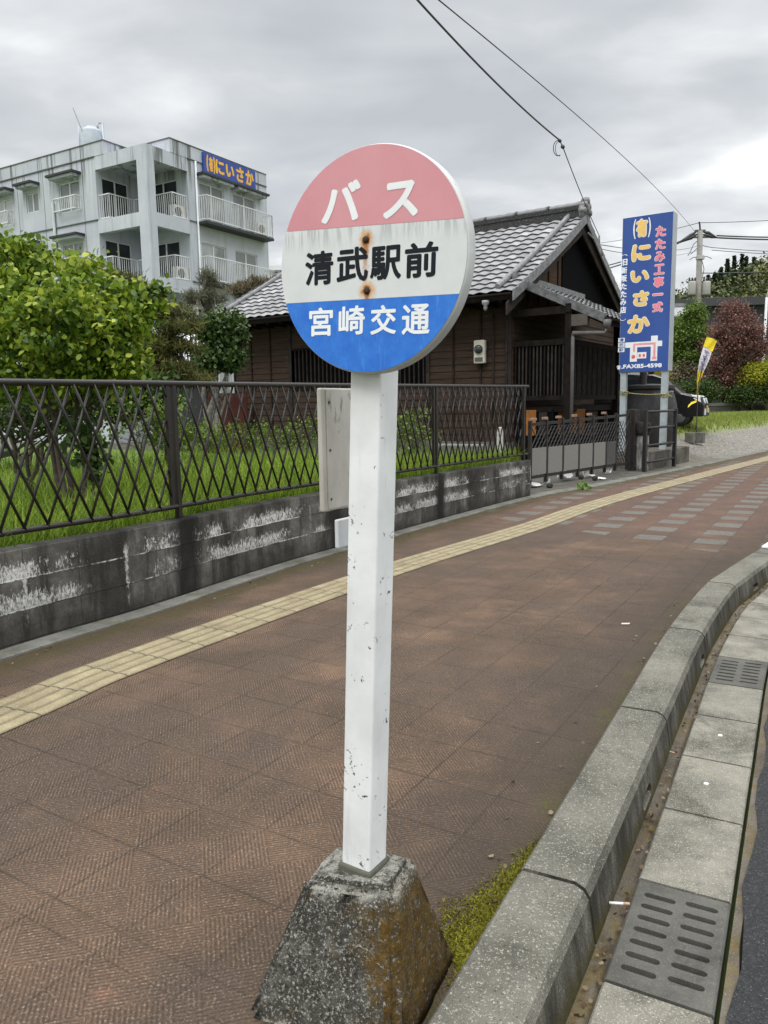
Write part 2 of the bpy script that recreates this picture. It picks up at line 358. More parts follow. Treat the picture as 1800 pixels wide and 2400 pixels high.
# edging strip at the foot of the wall
def concrete(name, lo, hi, dark=(.05, .048, .04), scale=1., speck=.5, moss=0., bump=.5, stain=.5, mosscol=((.10, .062, .012), (.16, .12, .02))):
    def f(g):
        p = g.pos(); n = g.noise(p, 3*scale, 7, .65)
        c = g.ramp(n, [(.3, lo), (.68, hi)])
        c = g.mix(g.m('MULTIPLY', g.noise(g.mul(p, (1, 1, .5)), 1.7*scale, 7, .7, .3, .5, .66), stain), c, dark)
        c = g.mix(g.m('MULTIPLY', g.noise(p, 150*scale, 2, .8, 0, .56, .68), speck), c, tuple(min(.8, x*1.9) for x in hi))
        c = g.mix(g.m('MULTIPLY', g.noise(g.vm('ADD', p, (3, 1, 2)), 190*scale, 2, .8, 0, .58, .70), speck), c, tuple(x*.22 for x in lo))
        if name == 'kerb_concrete':
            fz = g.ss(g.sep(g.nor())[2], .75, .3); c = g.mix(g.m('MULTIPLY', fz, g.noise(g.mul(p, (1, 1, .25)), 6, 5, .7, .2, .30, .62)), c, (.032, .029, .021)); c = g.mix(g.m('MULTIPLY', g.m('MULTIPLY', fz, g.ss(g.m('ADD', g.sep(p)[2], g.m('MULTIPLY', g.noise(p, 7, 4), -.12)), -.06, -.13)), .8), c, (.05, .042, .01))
        if moss: c = g.mix(g.m('MULTIPLY', g.noise(g.vm('ADD', p, (1, 4, 2)), 5*scale, 6, .7, .2, .50, .60), moss), c, g.ramp(g.noise(p, 70, 3), [(.35, mosscol[0]), (.7, mosscol[1])]))
        h = g.m('ADD', g.noise(p, 130*scale, 3, .75), g.m('MULTIPLY', n, .6))
        return dict(col=c, rough=.9, nor=g.bump(h, bump, .005), spec=.25)
    return mat(name, f)
M_EDGE = concrete('edging_concrete', (.10, .10, .088), (.21, .205, .185), moss=.4, mosscol=((.05, .06, .012), (.1, .1, .02)))
mb = MB(); rows = []
for i in range(int(S.L/.2)):
    q = i*.2
    rows.append([S.at(q, .0, -.02), S.at(q, .0, .012), S.at(q, -.012, .02), S.at(q, -.2, .024)])
mb.loft(rows); struct('edging_strip', mb, M_EDGE)

# tactile strip: measured edges, four raised bars
tl = [gp(x*1.085, y*1.085) for x, y in ((0, 1590), (310, 1446), (750, 1278), (845, 1244), (1140, 1152), (1350, 1080), (1659, 995))]
tu = [gp(x*1.085, y*1.085) for x, y in ((0, 1513), (270, 1411), (750, 1258), (845, 1219), (1140, 1130), (1340, 1066), (1659, 986))]
mid = [(-3.1, 1.2)]+[tuple(((a+b)/2)[:2]) for a, b in ((tl[0], tu[0]), (tl[1], tu[1]), (tl[3], tu[3]), (tl[4], tu[4]), (tl[5], tu[5]), (tl[6], tu[6]))]+[(15.5, 26.5), (22, 34)]
TP = Path(mid, .1)
def tactile_mat(g):
    u = g.sep(g.uv()); p = g.pos()
    jt = g.ss(g.m('PINGPONG', g.m('DIVIDE', u[1], .31), .5), .03, .012)
    c = g.ramp(g.noise(p, 5, 6, .65), [(.3, (.20, .165, .095)), (.55, (.30, .25, .145)), (.75, (.40, .345, .215))])
    c = g.mix(g.m('MULTIPLY', g.noise(p, 2.2, 5, .7, .2, .52, .68), .6), c, (.17, .13, .07))
    gro = g.m('SUBTRACT', 1., g.ss(g.m('PINGPONG', g.m('MULTIPLY', u[0], 4.), .5), .10, .24))
    c = g.mix(g.m('MULTIPLY', gro, g.m('ADD', .35, g.m('MULTIPLY', g.noise(p, 9, 3), .6))), c, (.10, .08, .045))
    c = g.mix(g.m('MULTIPLY', g.noise(p, 150, 2, .8, 0, .57, .66), .5), c, (.6, .53, .36))
    fine = g.m('ADD', .5, g.m('MULTIPLY', g.m('SINE', g.m('MULTIPLY', u[0], 2*math.pi*28)), .5)); c = g.mix(g.m('MULTIPLY', fine, g.m('MULTIPLY', g.noise(p, 60, 4, .8, 0, .35, .6), .45)), c, (.11, .085, .045)); c = g.mix(g.m('MULTIPLY', jt, .8), c, (.05, .04, .025))
    return dict(col=c, rough=.8, nor=g.bump(g.noise(p, 160, 3, .7), .5, .003))
mb = MB(); rows = []; uvs = []; WD = .38
prof = [(-.5, 0), (-.5, .004)]
for k in range(4):
    c0 = -.375+k*.25
    prof += [(c0-.085, .004), (c0-.06, .009), (c0+.06, .009), (c0+.085, .004)]
prof += [(.5, .004), (.5, 0)]
for i in range(int(TP.L/.1)):
    q = i*.1; rows.append([TP.at(q, a*WD, .003+h) for a, h in prof]); uvs.append([(a+.5, q) for a, h in prof])
mb.loft(rows, uvs); struct('tactile_paving', mb, mat('tactile', tactile_mat))

# kerb with drain holes, gutter bed, asphalt
M_KERB = concrete('kerb_concrete', (.085, .081, .066), (.20, .19, .158), scale=.9, speck=.9, bump=1., stain=.75, dark=(.05, .048, .038))
def kerb_mesh():
    mb = MB(); rows = []; q = 0.; stones = 1.42
    off0 = K.near((.395, 2.164)) % stones
    qs = sorted(set([round(i*.08, 3) for i in range(int(K.L/.08))]))
    cuts = [off0+stones*k for k in range(int(K.L/stones)) if off0+stones*k < K.L-.1]
    qs = [x for x in qs if all(abs(x-c) > .012 for c in cuts)]
    for c in cuts: qs += [c-.008, c-.005, c+.005, c+.008]
    for q in sorted(qs):
        sh = .012 if any(abs(q-c) < .0065 for c in cuts) else 0
        pr = [(.0, -.13), (.0, .085), (.012, .1), (.17, .102), (.197, .09), (.213, .066), (.236, -.09), (.24, -.13)]
        rows.append([K.at(q, a+(sh if i < 3 else -sh if i > 3 else 0), z-sh) for i, (a, z) in enumerate(pr)])
    n = len(pr)
    mb.loft(rows); mb.f.append(tuple(range(n-1, -1, -1))); mb.mi.append(0); mb.f.append(tuple((len(rows)-1)*n+k for k in range(n))); mb.mi.append(0)
    return mb.mesh('kerb')
def capsule(c, d, nrm, L, H, depth, n=7):
    pts = []; c = Vector(c)
    for k in range(n): a = -math.pi/2+math.pi*k/(n-1); pts.append(c+d*(L/2-H/2+math.cos(a)*H/2)+UP*math.sin(a)*H/2)
    for k in range(n): a = math.pi/2+math.pi*k/(n-1); pts.append(c+d*(-(L/2-H/2)+math.cos(a)*H/2)+UP*math.sin(a)*H/2)
    return [p-nrm*depth/2 for p in pts], nrm*depth
def cut(me, cutter):
    a = bpy.data.objects.new('a', me); b = bpy.data.objects.new('b', cutter); COL.objects.link(a); COL.objects.link(b)
    for m_ in (me, cutter):
        bm = bmesh.new(); bm.from_mesh(m_); bmesh.ops.recalc_face_normals(bm, faces=bm.faces); bm.to_mesh(m_); bm.free()
    md = a.modifiers.new('x', 'BOOLEAN'); md.operation = 'DIFFERENCE'; md.object = b; md.solver = 'EXACT'
    bpy.context.view_layer.update()
    r = bpy.data.meshes.new_from_object(a.evaluated_get(bpy.context.evaluated_depsgraph_get()))
    bpy.data.objects.remove(a); bpy.data.objects.remove(b); return r
hk = [K.near(gp(x, y, -.02)) for x, y in ((1478, 1865), (1637, 1548), (1752, 1372))]
gap = 1.42
mb = MB()
for q in hk+[hk[0]-1.5, hk[2]+1.6]:
    d = K.dir(q); nr = Vector((d.y, -d.x, 0)); poly, ex = capsule(K.at(q, .21, -.03), d, nr, .17, .052, .22); mb.prism(poly, ex)
struct_kerb = link_mesh('kerb', cut(kerb_mesh(), mb.mesh('c')), M_KERB); struct_kerb['kind'] = 'structure'
M_BED = concrete('gutter_concrete', (.055, .047, .036), (.15, .13, .10), dark=(.045, .028, .016), scale=1.4, speck=.5, moss=.45)
mb = MB(); rows = []
for i in range(int(K.L/.15)):
    q = i*.15; rows.append([K.at(q, .2, -.074+.006*math.sin(q*5)), K.at(q, .27, -.078+.006*math.sin(q*3+1)), K.at(q, .284, -.09), K.at(q, .285, -.34), K.at(q, .575, -.34), K.at(q, .58, -.064), K.at(q, .615+.012*math.sin(q*7), -.062), K.at(q, .62, -.14)])
mb.loft(rows); struct('gutter', mb, M_BED)
def asphalt(g):
    p = g.pos(); v = g.voro(p, 60); n = g.noise(p, 75, 4, .85)
    c = g.ramp(n, [(.3, (.010, .010, .011)), (.55, (.028, .028, .030)), (.75, (.085, .085, .087))])
    c = g.mix(g.noise(p, 200, 2, .8, 0, .64, .7), c, (.3, .3, .29))
    return dict(col=c, rough=.85, nor=g.bump(g.m('ADD', v, n), 1., .012))
mb = MB(); rows = []
for i in range(int(K.L/.2)):
    q = i*.2; rows.append([K.at(q, .607+.014*math.sin(q*9)+.008*math.sin(q*31), -.14), K.at(q, .612+.014*math.sin(q*9)+.008*math.sin(q*31), -.056), K.at(q, 4, -.05), K.at(q, 9, -.06)])
mb.loft(rows); struct('road', mb, mat('asphalt', asphalt))

# gutter covers and drain grates
M_SLAB = concrete('slab_concrete', (.10, .095, .078), (.27, .255, .21), dark=(.05, .047, .037), scale=1.3, speck=.7, stain=.75, bump=.7)
M_GRATE = concrete('grate_concrete', (.065, .063, .055), (.12, .116, .102), scale=1.4, speck=.4, bump=.5, stain=.7, dark=(.035, .033, .027))
sg = K.near((.58-.25, 1.9+.13)); sg = min((K.s[i] for i in range(len(K.p))), key=lambda q: (K.at(q, .28)-Vector((.568, 1.899, 0))).length)
PIT = .508
def slab_mesh(q0, q1, zt=-.06):
    mb = MB(); n = 4; rows = []
    for i in range(n+1):
        q = q0+(q1-q0)*i/n
        rows.append([K.at(q, .288, zt-.06), K.at(q, .288, zt-.006), K.at(q, .294, zt), K.at(q, .561, zt), K.at(q, .567, zt-.006), K.at(q, .567, zt-.06)])
    mb.loft(rows); m_ = len(rows[0]); mb.f.append(tuple(range(m_-1, -1, -1))); mb.mi.append(0); mb.f.append(tuple(n*m_+k for k in range(m_))); mb.mi.append(0)
    mb.f += [(i*m_+m_-1, i*m_, (i+1)*m_, (i+1)*m_+m_-1) for i in range(n)]; mb.mi += [0]*n
    return mb
SL = {-2: 'concrete gutter lid below the frame edge in front of the nearest drain grate', -1: 'concrete gutter lid cut by the bottom edge, in front of the nearest slotted grate',
      1: 'blotchy concrete gutter lid touching the far end of the nearest slotted grate', 2: 'gutter lid with a white stud, second beyond the nearest slotted grate',
      3: 'gutter lid with a white stud, third beyond the nearest slotted grate', 4: 'plain concrete gutter lid just in front of the second, smaller-looking grate',
      6: 'concrete gutter lid directly behind the second slotted grate', 7: 'concrete gutter lid two behind the second slotted grate'}
for k in range(-2, 14):
    q0, q1 = sg+k*PIT+.006, sg+(k+1)*PIT-.006
    if k in (0, 5):
        me = slab_mesh(q0, q1).mesh('drain_grate'); mb = MB()
        for c_ in range(2):
            for r in range(7):
                qc = q0+(q1-q0)*(.14+.72*r/6)+(.012 if c_ else 0); d = K.dir(qc); nr = Vector((d.y, -d.x, 0))
                c = K.at(qc, .367+c_*.122, -.08); pts = []
                for j in range(6): a = -math.pi/2+math.pi*j/5; pts.append(c+nr*(.036+math.cos(a)*.0115)+d*math.sin(a)*.0115)
                for j in range(6): a = math.pi/2+math.pi*j/5; pts.append(c+nr*(-.036+math.cos(a)*.0115)+d*math.sin(a)*.0115)
                mb.prism([p-UP*.06 for p in pts], UP*.12)
        o = link_mesh('drain_grate', cut(me, mb.mesh('c')), M_GRATE)
        setp(o, 'slotted concrete drain grate closest to the camera, a cigarette butt lying by its corner' if k == 0 else 'slotted concrete drain grate farther along the gutter by the bend of the kerb', 'drain grate', 'slotted drain grates in the gutter')
    else:
        o = slab_mesh(q0, q1).build('gutter_cover', M_SLAB)
        setp(o, SL.get(k, 'concrete gutter lid beyond the bend of the kerb, out toward the far road'), 'gutter cover', 'concrete lids along the gutter')

# ================================================================ BUS STOP SIGN
BS = Vector((-.065, 1.815, 0)); AX = Vector((.039, .002, .999)).normalized()
SN = Vector((-math.sin(rad(TH)), -math.cos(rad(TH)), 0)); SR = Vector((math.cos(rad(TH)), -math.sin(rad(TH)), 0)); SR = (SR-AX*SR.dot(AX)).normalized(); SN = AX.cross(SR)*-1; SN = SR.cross(AX)
def paint_white(name, hi=(.80, .81, .81), lo=(.66, .67, .66), chips=.62, edge=0.):
    def f(g):
        p = g.pos(); c = g.ramp(g.noise(p, 5, 5, .6), [(.3, lo), (.6, hi)])
        c = g.mix(g.m('MULTIPLY', g.noise(g.mul(p, (1, 1, .12)), 26, 5, .7, .2, .56, .74), .35), c, (.52, .52, .50))
        ch = g.m('MULTIPLY', g.noise(p, 48, 5, .75, .5, chips-.01, chips+.005), g.noise(p, 12, 3, .6, 0, .585, .62))
        c = g.mix(ch, c, (.05, .045, .04))
        return dict(col=c, rough=.5, nor=g.bump(g.m('ADD', g.noise(p, 60, 3, .6), g.m('MULTIPLY', ch, -3.)), .15, .003))
    return mat(name, f)
M_POLE = paint_white('pole_paint', chips=.60)
M_DISC = paint_white('disc_shell', (.62, .63, .62), (.50, .51, .50), .66)
bs = thing('bus_stop', 'round pink, white and blue bus stop sign on a white post in mossy concrete', 'bus stop', BS)
# concrete foot
def nn_z(g, n): return g.sep(n)[2]
def foot_mat(g):
    p = g.pos(); n = g.noise(p, 16, 7, .7); nn = g.nor()
    c = g.ramp(n, [(.30, (.022, .021, .016)), (.52, (.060, .057, .047)), (.70, (.16, .155, .135))])
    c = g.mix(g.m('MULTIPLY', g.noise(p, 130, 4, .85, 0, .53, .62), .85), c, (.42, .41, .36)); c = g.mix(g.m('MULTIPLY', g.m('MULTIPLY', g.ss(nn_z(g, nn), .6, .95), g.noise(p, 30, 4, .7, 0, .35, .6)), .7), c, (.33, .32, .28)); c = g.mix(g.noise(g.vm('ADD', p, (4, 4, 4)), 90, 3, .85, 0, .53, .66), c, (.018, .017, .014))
    side = g.ss(g.vm('DOT_PRODUCT', nn, (.93, -.36, 0)), .1, .75)
    x, y, z = g.sep(p)
    low = g.ss(z, .34, .02)
    k = g.m('ADD', g.m('MULTIPLY', side, .24), g.m('MULTIPLY', low, .08)); k = g.m('ADD', k, g.noise(g.mul(p, (1, 1, .45)), 9, 6, .7, .4))
    k = g.m('ADD', k, g.m('MULTIPLY', g.ss(x, -.17, -.02), .26))
    ms = g.m('MULTIPLY', g.m('MULTIPLY', g.ss(k, .62, .82), g.noise(p, 45, 4, .8, 0, .33, .52)), g.ss(z, .35, .27))
    mc = g.ramp(g.noise(p, 34, 5, .75), [(.3, (.035, .022, .005)), (.55, (.092, .052, .008)), (.75, (.17, .10, .014))])
    c = g.mix(g.m('MULTIPLY', ms, .92), c, mc)
    h = g.m('ADD', g.noise(p, 60, 4, .8), g.m('MULTIPLY', g.noise(p, 14, 5, .7), 1.5))
    return dict(col=c, rough=.95, nor=g.bump(h, .9, .008), spec=.2)
def foot():
    bot = [Vector((-.371, 1.721, 0)), Vector((.02, 1.553, 0)), Vector((.188, 1.938, 0)), Vector((-.203, 2.106, 0))]
    c = Vector((-.065, 1.805, 0)); top = [Vector((-.213, 1.755, .345)), Vector((.010, 1.697, .345)), Vector((.066, 1.845, .345)), Vector((-.124, 1.93, .345))]
    mb = MB(); mb.hexa([b-UP*.02 for b in bot]+top)
    me = mb.mesh('f'); bm = bmesh.new(); bm.from_mesh(me)
    bmesh.ops.bevel(bm, geom=list(bm.edges), offset=.02, segments=3, affect='EDGES')
    bmesh.ops.subdivide_edges(bm, edges=bm.edges, cuts=9, use_grid_fill=True)
    from mathutils import noise as nz
    bm.normal_update()
    for v in bm.verts: v.co += v.normal*(.006*nz.noise(v.co*14)+.003*nz.noise(v.co*45))
    bmesh.ops.triangulate(bm, faces=[f for f in bm.faces if len(f.verts) > 4])
    bm.to_mesh(me); bm.free(); return me
link_mesh('base', foot(), mat('foot_concrete', foot_mat), bs, smooth=True)
mb = MB(); pc = BS+UP*.325
mb.box(pc+AX*.008, (.098, .098, .05), (SR, SN, AX)); mb.build('mortar_collar', concrete('mortar', (.06, .06, .045), (.13, .13, .10), scale=4), bs, bevel=.006)
mb = MB(); pl_ = 1.72; mb.box(BS+UP*.33+AX*(pl_/2-.01), (.083, .083, pl_), (SR, SN, AX)); mb.build('pole', M_POLE, bs, bevel=.006)
DO = Vector((-.012, 1.73, 1.817)); RDISC = .243; DT = .036
DOc = DO-SR*.017-AX*.004
mb = MB(); nn_ = 96
ring = lambda rr, o: [DOc+SR*math.cos(2*math.pi*k/nn_)*rr+AX*math.sin(2*math.pi*k/nn_)*rr+SN*o for k in range(nn_)]
rows = [ring(RDISC-.02, -DT), ring(RDISC-.004, -DT), ring(RDISC, -DT+.004), ring(RDISC, -.006), ring(RDISC-.002, -.001), ring(RDISC-.009, 0), ring(RDISC-.009, -.004)]
mb.loft([[r[k] for r in rows] for k in range(nn_)]+[[r[0] for r in rows]])
mb.add(rows[0], [tuple(range(nn_-1, -1, -1))]); mb.add(rows[-1], [tuple(range(nn_))])
disc = mb.build('sign_disc', M_DISC, bs, smooth=False)
for f_ in disc.data.polygons: f_.use_smooth = len(f_.vertices) == 4
L_ = lambda x, y, o=0.: DOc+SR*(x+.017)+AX*(y+.004)+SN*o
def band(y0l, y0r, y1l, y1r, o):
    R = RDISC-.0035; out = []
    ylim = lambda x, a, b: a+(b-a)*(x+.25)/.46
    pts = []
    for k in range(361):
        a = 2*math.pi*k/360; x, y = R*math.cos(a)-.017, R*math.sin(a)-.004
        lo, hi = ylim(x, y0l, y0r), ylim(x, y1l, y1r)
        if y <= hi+1e-9 and y >= lo-1e-9: pts.append((math.atan2(y, x), x, y))
    # corners where the straight edges meet the rim
    for (a, b, has) in ((y0l, y0r, y0l > -1), (y1l, y1r, y1l < 1)):
        if has:
            for sgn in (-1, 1):
                x = sgn*.2
                for _ in range(40): x = sgn*math.sqrt(max(0, R*R-(ylim(x, a, b)+.004)**2))-.017
                pts.append((math.atan2(ylim(x, a, b), x), x, ylim(x, a, b)))
    cx = sum(p[1] for p in pts)/len(pts); cy = sum(p[2] for p in pts)/len(pts)
    pts.sort(key=lambda p: math.atan2(p[2]-cy, p[1]-cx))
    mb = MB(); mb.add([L_(x, y, o) for _, x, y in pts], [tuple(range(len(pts)))]); return mb
def faded(name, a, b, sc=14, streak=.5, hl=(.8, .8, .8), rust=False, drip=0.):
    def f(g):
        p = g.pos(); c = g.ramp(g.noise(p, sc, 6, .65), [(.3, a), (.7, b)])
        c = g.mix(g.m('MULTIPLY', g.noise(g.mul(p, (1, 1, .16)), 60, 4, .75, .1, .55, .75), streak), c, hl)
        if drip:
            yy = g.vm('DOT_PRODUCT', g.vm('SUBTRACT', p, tuple(L_(0, .07))), tuple(AX))
            d = g.m('MULTIPLY', g.ss(yy, -.055, -.005), g.noise(g.mul(p, (1, 1, .08)), 75, 3, .7, 0, .47, .62))
            c = g.mix(g.m('MULTIPLY', d, .5), c, (.30, .315, .315))
        if rust:
            for bx, by, rr in ((-.022, .041, .022), (-.017, -.068, .024)):
                b_ = g.vm('SUBTRACT', p, tuple(L_(bx, by))); lx = g.vm('DOT_PRODUCT', b_, tuple(SR)); ly = g.vm('DOT_PRODUCT', b_, tuple(AX))
                nz_ = g.m('MULTIPLY', g.m('SUBTRACT', g.noise(p, 70, 4, .7), .5), .026)
                d = g.m('ADD', g.m('SQRT', g.m('ADD', g.m('MULTIPLY', lx, lx), g.m('MULTIPLY', ly, ly))), nz_)
                st = g.m('ADD', g.m('ABSOLUTE', lx), nz_)
                drop = g.m('MULTIPLY', g.ss(st, .0105, .002), g.m('MULTIPLY', g.ss(ly, -.105 if by > 0 else -.03, -.02), g.ss(ly, .004, -.004)))
                c = g.mix(g.m('MULTIPLY', g.ss(d, rr*1.2, rr*.35), .9), c, (.62, .28, .04)); c = g.mix(g.m('MULTIPLY', drop, .95), c, (.42, .17, .035))
                c = g.mix(g.ss(d, rr*.62, rr*.26), c, (.16, .05, .012)); 
        return dict(col=c, rough=.42, nor=g.bump(g.noise(p, 35, 3), .06, .003))
    return mat(name, f)
M_WB = faded('white_band', (.61, .63, .63), (.70, .71, .70), 9, .12, (.52, .53, .53), True, 1.)
band(-.084, -.086, .078, .062, .0012).build('white_panel', M_WB, disc)
band(.0785, .0625, 2, 2, .0012).build('pink_panel', faded('faded_pink', (.60, .25, .28), (.66, .31, .34), 5, .06, (.68, .38, .40)), disc)
band(-2, -2, -.0845, -.0865, .0012).build('blue_panel', faded('faded_blue', (.010, .13, .56), (.03, .20, .68), 30, .5, (.10, .30, .74)), disc)
M_LW = plain('white_letters', (.84, .86, .87), .5, .06); M_LB = mat('black_letters', lambda g: dict(col=(.012, .014, .019), rough=.6, spec=.15))
mb = MB(); z_ = (DOc, ); oo = L_(0, 0, .0012)
text(mb, 'バ', oo, SR, AX, SN, -.143, .084, -.038, .170, .0035, .0003)
text(mb, 'ス', oo, SR, AX, SN, .020, .078, .106, .152, .0035, .0003); mb.build('lettering', M_LW, disc)
mb = MB()
for ch, x0, x1, y0, y1 in (('清', -.187, -.108, -.048, .027), ('武', -.099, -.015, -.046, .028), ('駅', -.010, .069, -.047, .024), ('前', .077, .157, -.048, .024)):
    text(mb, ch, oo, SR, AX, SN, x0, y0, x1, y1, .0022, .0003)
mb.build('lettering', M_LB, disc)
mb = MB()
for ch, x0, x1, y0, y1 in (('宮', -.174, -.107, -.162, -.098), ('崎', -.091, -.021, -.161, -.098), ('交', -.006, .060, -.163, -.100), ('通', .074, .142, -.165, -.102)):
    text(mb, ch, oo, SR, AX, SN, x0, y0, x1, y1, .0016, .0003)
mb.build('lettering', M_LW, disc)
for bx, by in ((-.022, .041), (-.017, -.068)):
    mb = MB(); mb.lathe(L_(bx, by, .001), [(.0075, 0), (.0075, .003), (.005, .006), (.001, .0068)], 12, SN); mb.build('bolt', plain('rust', (.05, .022, .012), .8, .4, 60), disc)
# timetable case and number plate behind the post: they run off along the pavement
VN = Vector((math.sin(rad(TH)), math.cos(rad(TH)), 0))
def steel(g):
    p = g.pos(); c = g.ramp(g.noise(g.mul(p, (1, 1, .5)), 9, 6, .65), [(.3, (.42, .39, .345)), (.6, (.56, .53, .48)), (.75, (.62, .60, .56))])
    c = g.mix(g.m('MULTIPLY', g.noise(g.mul(p, (1, 1, .35)), 22, 6, .75, .3, .60, .66), .8), c, (.20, .19, .165))
    return dict(col=c, rough=.45, metal=.15)
tb0 = at(754, 1000, 1.90); tb0.z = 0
mb = MB(); fr = Frame(tb0, VN, -SR*-1)
zt, zb = at(754, 909, 1.9).z, at(754, 1201, 1.9).z
side = Vector((VN.y, -VN.x, 0))
fr = Frame(tb0-side*.018, VN, side)
fr.box(mb, 0, .32, .004, .018, zb, zt); cs = mb.build('timetable_case', mat('worn_steel', steel), bs, bevel=.004)
mb = MB(); fr.box(mb, .018, .30, .0185, .0205, zb+.006, zt-.004); mb.build('door', mat('worn_steel2', steel), cs)
for a_, z_ in ((.03, zt-.035), (.03, (zt+zb)/2+.0), (.03, zb+.03), (.155, zt-.125), (.155, (zt+zb)/2-.02)):
    mb = MB(); mb.lathe(fr.p(a_, .0205, z_), [(.0042, 0), (.003, .002), (.0005, .0024)], 8, side); mb.build('screw', plain('screw', (.06, .055, .05), .6), cs)
for z_ in (zt-.10, zb+.07): mb = MB(); fr.box(mb, .18, .21, .018, .05, z_, z_+.03); mb.build('bracket', plain('bracket_steel', (.3, .29, .27), .5, metal=.5), bs)
pb = at(793, 1240, 1.885); z1, z0 = at(793, 1219, 1.885).z, at(793, 1286, 1.885).z; f2 = Frame((pb.x, pb.y, 0), VN, side)
mb = MB(); f2.box(mb, 0, .2, -.012, .0, z0, z1); mb.build('plate', plain('plate_white', (.60, .615, .63), .5, .06, 12), bs, bevel=.003)

# moss beside the foot
q0, q1 = K.near((.35, 1.95)), K.near((.62, 2.6))
pts = []
for _ in range(34000):
    q = K.near((.20, 1.75))+RNG.uniform(0, .95); t = (q-K.near((.20, 1.75)))/.95
    wd = .17*(1-t)**1.0+.012; o = -abs(RNG.normal(0, 1))*wd*.5
    if math.sin(q*40+1.3)*.5+math.sin(q*17)*.5+RNG.uniform(-1, 1) < -.5: continue
    c = K.at(q, o, 0.)
    if (Vector((c.x, c.y, 0))-Vector((-.09, 1.83, 0))).length < .27: continue
    pts.append(c)
pts += [Vector((.175+RNG.uniform(-.03, .16), 1.96+RNG.uniform(-.18, .2), 0)) for _ in range(1500)]
pts = [p for p in pts if (K.at(K.near(p))-Vector((p.x, p.y, 0))).dot(Vector((K.dir(K.near(p)).y, -K.dir(K.near(p)).x, 0))) > 0]
o = link_mesh('moss', blades_mesh('moss', np.array([tuple(p) for p in pts]), .0075, .0042, 1.3), foliage('moss_green', (.055, .048, .005), (.16, .15, .010), (.36, .35, .02), .25)); setp(o, kind='stuff')

